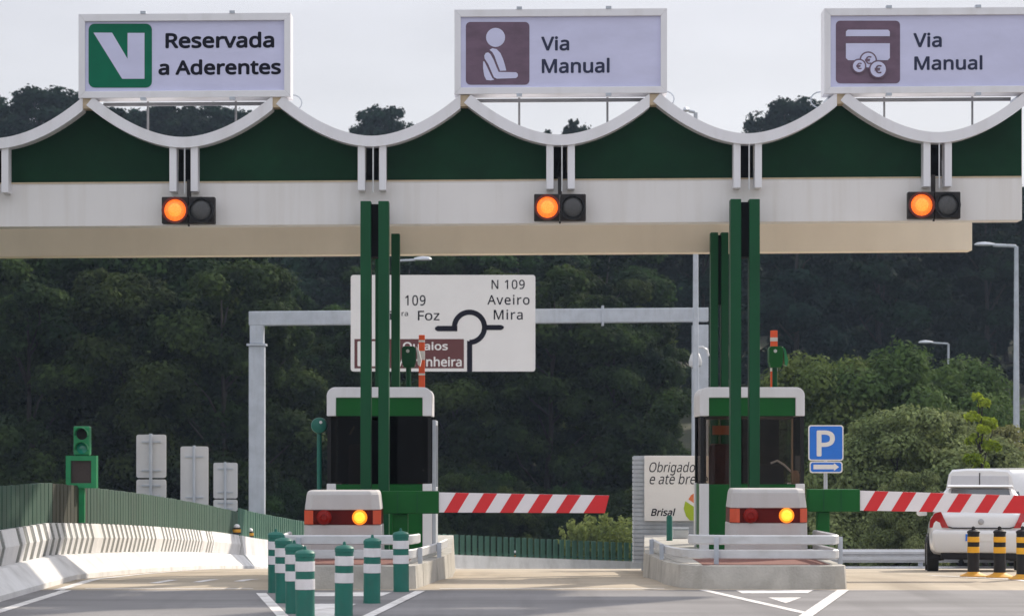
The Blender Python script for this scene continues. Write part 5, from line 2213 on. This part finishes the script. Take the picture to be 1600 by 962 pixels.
def tree_proto(h, rad, base, style, leafmat, leaf, nclump, per, seed, bark=None):
    """unit tree with its foot at the origin; returns trunk mesh, crown mesh"""
    rs = np.random.default_rng(seed)
    mb = local()
    lean = rs.normal(size=2) * 0.03 * h
    tp = [(0, 0, -0.3)]
    for k in range(1, 7):
        t = k / 6
        tp.append((lean[0] * t + rs.normal() * 0.06, lean[1] * t + rs.normal() * 0.06, h * 0.9 * t))
    r0 = 0.012 * h + 0.02
    mb.tube(tp, [r0 * 1.25] + [r0 * (1 - 0.85 * k / 6) for k in range(1, 7)], 8)
    centers, radii = [], []
    nb = max(6, nclump // 7)
    boughs = []
    for i in range(nb):
        u = ((i + rs.random()) / nb) ** 0.9
        z = base * h + u * (1 - base) * h * 0.95
        if style == 'round':
            env = math.sqrt(max(0.08, 1 - (2 * u - 0.8) ** 2 / 1.5))
        elif style == 'pine':
            env = (0.30 + 0.75 * math.sin(math.pi * min(1, 0.15 + u * 0.8))) * (0.65 + 0.6 * rs.random())
        else:
            env = math.sqrt(max(0.05, 1 - u ** 2.0)) * (0.75 + 0.4 * rs.random())
        a = i * 2.399 + rs.random() * 0.9
        rr = rad * env * (0.55 + 0.25 * rs.random())
        br = rad * ((0.26 if nclump > 130 else 0.32) + 0.16 * rs.random()) * (0.6 + 0.4 * env)
        bc = (rr * math.cos(a) + lean[0] * u, rr * math.sin(a) + lean[1] * u, z)
        boughs.append(bc)
        for k in range(7):
            d = rs.normal(size=3)
            d /= np.linalg.norm(d)
            d[2] = abs(d[2]) * 0.8 - 0.15
            centers.append((bc[0] + d[0] * br + math.cos(a) * br * 0.25, bc[1] + d[1] * br + math.sin(a) * br * 0.25, bc[2] + d[2] * br))
            radii.append(br * (0.46 + 0.28 * rs.random()))
    nclump = len(centers)
    order = sorted(range(nclump), key=lambda i: centers[i][2])
    for i in order[::max(1, nclump // 14)]:
        c = Vector(centers[i])
        zb = max(0.15 * h, c.z - 0.35 * math.hypot(c.x, c.y) - 0.12 * h)
        zb = min(zb, 0.85 * h)
        p0 = Vector((lean[0] * zb / h, lean[1] * zb / h, zb))
        mid = p0.lerp(c, 0.5) + Vector((rs.normal() * 0.15, rs.normal() * 0.15, 0.1))
        mb.tube([p0, mid, c], [r0 * 0.35, r0 * 0.22, r0 * 0.08], 5)
    me_t = bpy.data.meshes.new('trunk')
    me_t.from_pydata(mb.v, [], mb.f)
    me_t.materials.append(bark or M_bark)
    me_t.polygons.foreach_set('use_smooth', [True] * len(me_t.polygons))
    me_c = leaf_mesh('crown', centers, radii, per, leaf, leafmat)
    return me_t, me_c, h


def plant(kind, proto, x, y, z, h, wide, label, cat='tree', group=None, rz=None):
    me_t, me_c, h0 = proto
    o = bpy.data.objects.new(kind, None)
    o.empty_display_size = 0.3
    col.objects.link(o)
    o.location = (x, y, z)
    s = h / h0
    o.scale = (s * wide, s * wide, s)
    o.rotation_euler = (0, 0, random.uniform(0, 6.28) if rz is None else rz)
    tag(o, label, cat, group)
    for nm, me in (('trunk', me_t), ('crown', me_c)):
        c = bpy.data.objects.new(nm, me)
        col.objects.link(c)
        c.parent = o
    return o


PW = [tree_proto(14, 3.4, 0.10, 'dome', L_wood, 0.17, 150, 380, 1),
      tree_proto(14, 3.0, 0.16, 'pine', L_wood, 0.17, 130, 340, 2, M_barkpale),
      tree_proto(14, 3.2, 0.10, 'round', L_wood, 0.17, 150, 380, 3)]
PSKY = [tree_proto(16, 3.3, 0.35, 'pine', L_wood, 0.20, 230, 70, 31, M_barkpale), tree_proto(16, 2.8, 0.45, 'dome', L_wood, 0.20, 220, 70, 32, M_barkpale), tree_proto(16, 3.1, 0.30, 'pine', L_wood, 0.20, 240, 70, 33, M_barkpale)]
PE = [tree_proto(13, 3.6, 0.06, 'dome', L_edge, 0.13, 126, 560, 4),
      tree_proto(13, 3.2, 0.05, 'round', L_edge, 0.13, 126, 560, 5),
      tree_proto(13, 3.4, 0.08, 'pine', L_edge, 0.13, 126, 560, 6, M_barkpale)]
PB = [tree_proto(6, 3.4, 0.02, 'dome', L_bush, 0.09, 200, 340, 7),
      tree_proto(6, 3.2, 0.02, 'round', L_bush, 0.09, 200, 340, 8)]
PU = [tree_proto(6, 3.4, 0.02, 'dome', L_edge, 0.10, 200, 260, 17), tree_proto(6, 3.2, 0.02, 'round', L_edge, 0.10, 200, 260, 18)]
PWil = [tree_proto(4.5, 2.4, 0.02, 'dome', L_willow, 0.075, 170, 300, 9)]
PS = tree_proto(5.5, 0.50, 0.15, 'dome', L_lime, 0.12, 110, 60, 10)

# skyline trees, each with the outline the photo shows
sky_trees = [(-15, 205, 148, 1.1, 1), (25, 208, 160, 0.9, 2), (60, 200, 134, 1.1, 0), (98, 203, 143, 1.0, 2), (128, 207, 158, 0.9, 1), (160, 205, 164, 1.0, 1), (190, 208, 170, 0.9, 0), (216, 206, 172, 0.9, 2), (240, 203, 166, 0.9, 1), (268, 202, 163, 1.0, 0), (300, 205, 166, 0.9, 1), (324, 207, 172, 0.8, 2), (350, 204, 163, 0.9, 2), (378, 205, 172, 0.8, 0), (400, 206, 192, 0.8, 1),
             (588, 207, 186, 0.8, 2), (603, 205, 166, 0.85, 0), (634, 207, 196, 0.8, 2), (892, 205, 186, 0.45, 1), (920, 206, 196, 0.4, 2), (858, 206, 203, 0.4, 1), (908, 207, 200, 0.4, 0), (1205, 207, 172, 0.8, 2), (1232, 203, 151, 0.9, 0), (1258, 205, 168, 0.8, 1), (1350, 206, 172, 0.4, 1)]
for i, (px, Z, yt, wide, k) in enumerate(sky_trees):
    xx = X(px, Z)
    zb = hill(xx, Z)
    h = ZZ(yt, Z) - zb
    if px < 420:
        lb, gp = 'tall dark tree standing up against the sky at upper left behind the canopy', 'skyline trees at upper left'
    elif px < 700:
        lb, gp = 'dark crown poking above the canopy roof between the first and second roof signs', 'skyline trees between the first two signs'
    elif px < 1000:
        lb, gp = 'small ragged treetop seen under the seated figure sign', 'treetops under the middle sign'
    else:
        lb, gp = 'dark rounded crown above the canopy left of the coin tray sign', 'skyline trees by the right sign'
    plant('skyline_tree', PSKY[k], xx, Z, zb, h, wide * 1.1, lb, 'tree', gp)
cnt = 0
for Z, sp, hh in ((146, 5.0, 13), (160, 5.2, 13), (176, 5.4, 12.5), (192, 5.6, 11.5), (206, 5.6, 10.5)):
    x = X(-170, Z)
    while x < X(1780, Z):
        zb = hill(x, Z)
        zmax = ZZ(232, Z) - zb           # keep the mass below the scalloped roofline
        px = 800 + x * F / Z
        h = hh * random.uniform(0.86, 1.14)
        if px > 420:
            h = min(h, zmax)
        plant('wood_tree', PW[cnt % 3], x, Z + random.uniform(-4, 4), zb, h, random.uniform(1.0, 1.3), 'dark tree packed among others in the wood on the hillside', 'tree', 'trees of the wood on the hillside')
        cnt += 1
        x += sp * random.uniform(0.8, 1.2)
# edge of the wood behind the fence
edge = [(-40, 103, 14, 1.1), (50, 100, 12.5, 1.0), (125, 104, 14.5, 1.1), (205, 100, 12.5, 1.0), (290, 105, 14, 1.1), (360, 101, 12.5, 0.95), (412, 103, 11.8, 0.8),
        (478, 112, 8.5, 0.9), (535, 114, 10, 0.95), (590, 110, 10.6, 1.0), (655, 112, 11.2, 1.0), (725, 108, 11, 1.0), (790, 113, 12, 1.0), (850, 108, 11.9, 1.1), (915, 112, 11.8, 1.0), (965, 108, 10.3, 0.95), (1020, 111, 9.2, 0.9),
        (0, 118, 14, 1.2), (90, 122, 15, 1.2), (180, 118, 14, 1.2), (270, 122, 15, 1.2), (350, 118, 13.5, 1.1), (430, 124, 10, 1.0), (620, 124, 12, 1.2), (720, 126, 12, 1.2), (830, 124, 12.5, 1.2), (930, 126, 12, 1.2)]
for i, (px, Z, h, w) in enumerate(edge):
    xx = X(px, Z)
    zone = ('leafy tree at the edge of the wood behind the left fence', 'edge trees behind the left fence') if px < 445 else ('leafy tree at the edge of the wood behind the direction sign and middle lane', 'edge trees behind the middle lane')
    plant('edge_tree', PE[i % 3], xx, Z, hill(xx, Z), h, w, zone[0], 'tree', zone[1])
# undergrowth along the foot of the wood
for i in range(24):
    px = -30 + i * 46
    Z = 99 + (i * 7 % 5) * 0.9
    if px > 860 and px < 1000:
        Z += 4
    xx = X(px, Z)
    plant('undergrowth_shrub', PU[i % 2], xx, Z, g(Z), random.uniform(2.6, 4.3), random.uniform(0.6, 0.85), 'low dark shrub at the foot of the wood beyond the fence', 'shrub', 'shrubs at the foot of the wood')
# big rounded bushes at right
for i, (px, Z, yt, w, lb) in enumerate(((1232, 88, 600, 0.85, 'rounded green bush behind the right booth and parking sign'),
                                        (1290, 86, 566, 0.95, 'large rounded green bush above the parking sign'),
                                        (1378, 86, 560, 1.0, 'tallest rounded green bush between parking sign and white car'),
                                        (1462, 88, 572, 0.95, 'large rounded green bush below the distant street lamp'),
                                        (1520, 90, 615, 0.9, 'rounded green bush beside the yellow-green sapling'),
                                        (1590, 92, 640, 0.9, 'dim green bush behind the tall lamp at the right edge'),
                                        (1190, 92, 640, 0.8, 'dim green bush mostly hidden by the right booth'))):
    xx = X(px, Z)
    zb = g(Z)
    plant('round_bush', PB[i % 2], xx, Z, zb, ZZ(yt, Z) - zb, w * 0.92, lb, 'bush')
for i, (px, Z, yt, w, lb) in enumerate(((1395, 72, 645, 1.0, 'pale olive willow bush left of the white car'),
                                        (1470, 74, 650, 1.0, 'pale olive willow bush directly above the white hatchback'),
                                        (1345, 75, 690, 0.9, 'low pale olive bush right of the parking sign'),
                                        (1555, 76, 672, 0.9, 'pale olive bush behind the white vans'),
                                        (1420, 68, 740, 0.8, 'small pale olive shrub low behind the striped arm'))):
    xx = X(px, Z)
    zb = g(Z)
    plant('willow_bush', PWil[0], xx, Z, zb, ZZ(yt, Z) - zb, w, lb, 'bush')
Z = 70
xx = X(1541, Z)
plant('sapling', PS, xx, Z, g(Z), ZZ(600, Z) - g(Z), 1.0, 'slim bright yellow-green sapling in front of the bushes at right', 'tree')


def stem_bush(px, Z, ytop, wpx, label):
    xx = X(px, Z)
    zb = g(Z)
    H = ZZ(ytop, Z) - zb
    rs = np.random.default_rng(int(px))
    o = thing('stem_bush', (xx, Z, zb), label, 'bush')
    mb = local()
    cs, rd = [], []
    W = wpx * Z / F / 2
    for i in range(90):
        a = rs.random() * 2 * math.pi
        r = W * 0.55 * math.sqrt(rs.random())
        bx, by = r * math.cos(a), r * math.sin(a)
        h = H * (0.55 + 0.45 * rs.random()) * (1 - 0.3 * r / W)
        tx, ty = bx * 1.8 + rs.normal() * 0.06, by * 1.8
        mb.tube([(bx, by, 0), ((bx + tx) / 2, (by + ty) / 2, h * 0.55), (tx, ty, h)], [0.014, 0.01, 0.004], 4)
        for k in range(7):
            t = 0.25 + 0.75 * k / 6
            cs.append((bx + (tx - bx) * t, by + (ty - by) * t, h * t))
            rd.append(0.13)
    me = leaf_mesh('foliage', cs, rd, 16, 0.075, L_grass, 1.2, 0.2, 2.4)
    mb.build('stems', L_grass, o)
    c = bpy.data.objects.new('foliage', me)
    col.objects.link(c)
    c.parent = o


stem_bush(935, 93.2, 799, 120, 'light green feathery bush behind the slat fence under the barrier arm tip')
stem_bush(985, 94.6, 812, 80, 'smaller light green feathery bush beside the ribbed notice board')

# ------------------------------------------------------------------ haze
hm = bpy.data.materials.new('haze_air')
hm.use_nodes = True
ht = hm.node_tree
ht.nodes.clear()
ho = ht.nodes.new('ShaderNodeOutputMaterial')
pv = ht.nodes.new('ShaderNodeVolumePrincipled')
pv.inputs['Color'].default_value = (0.58, 0.74, 1.0, 1)
pv.inputs['Density'].default_value = 0.00024
pv.inputs['Anisotropy'].default_value = 0.2
ht.links.new(pv.outputs[0], ho.inputs['Volume'])
USE_HAZE = True
if USE_HAZE:
    mb = MB()
    mb.box(-270, 270, -45, 430, -6.5, 50)
    hz = mb.build('haze', hm)
    hz['kind'] = 'stuff'
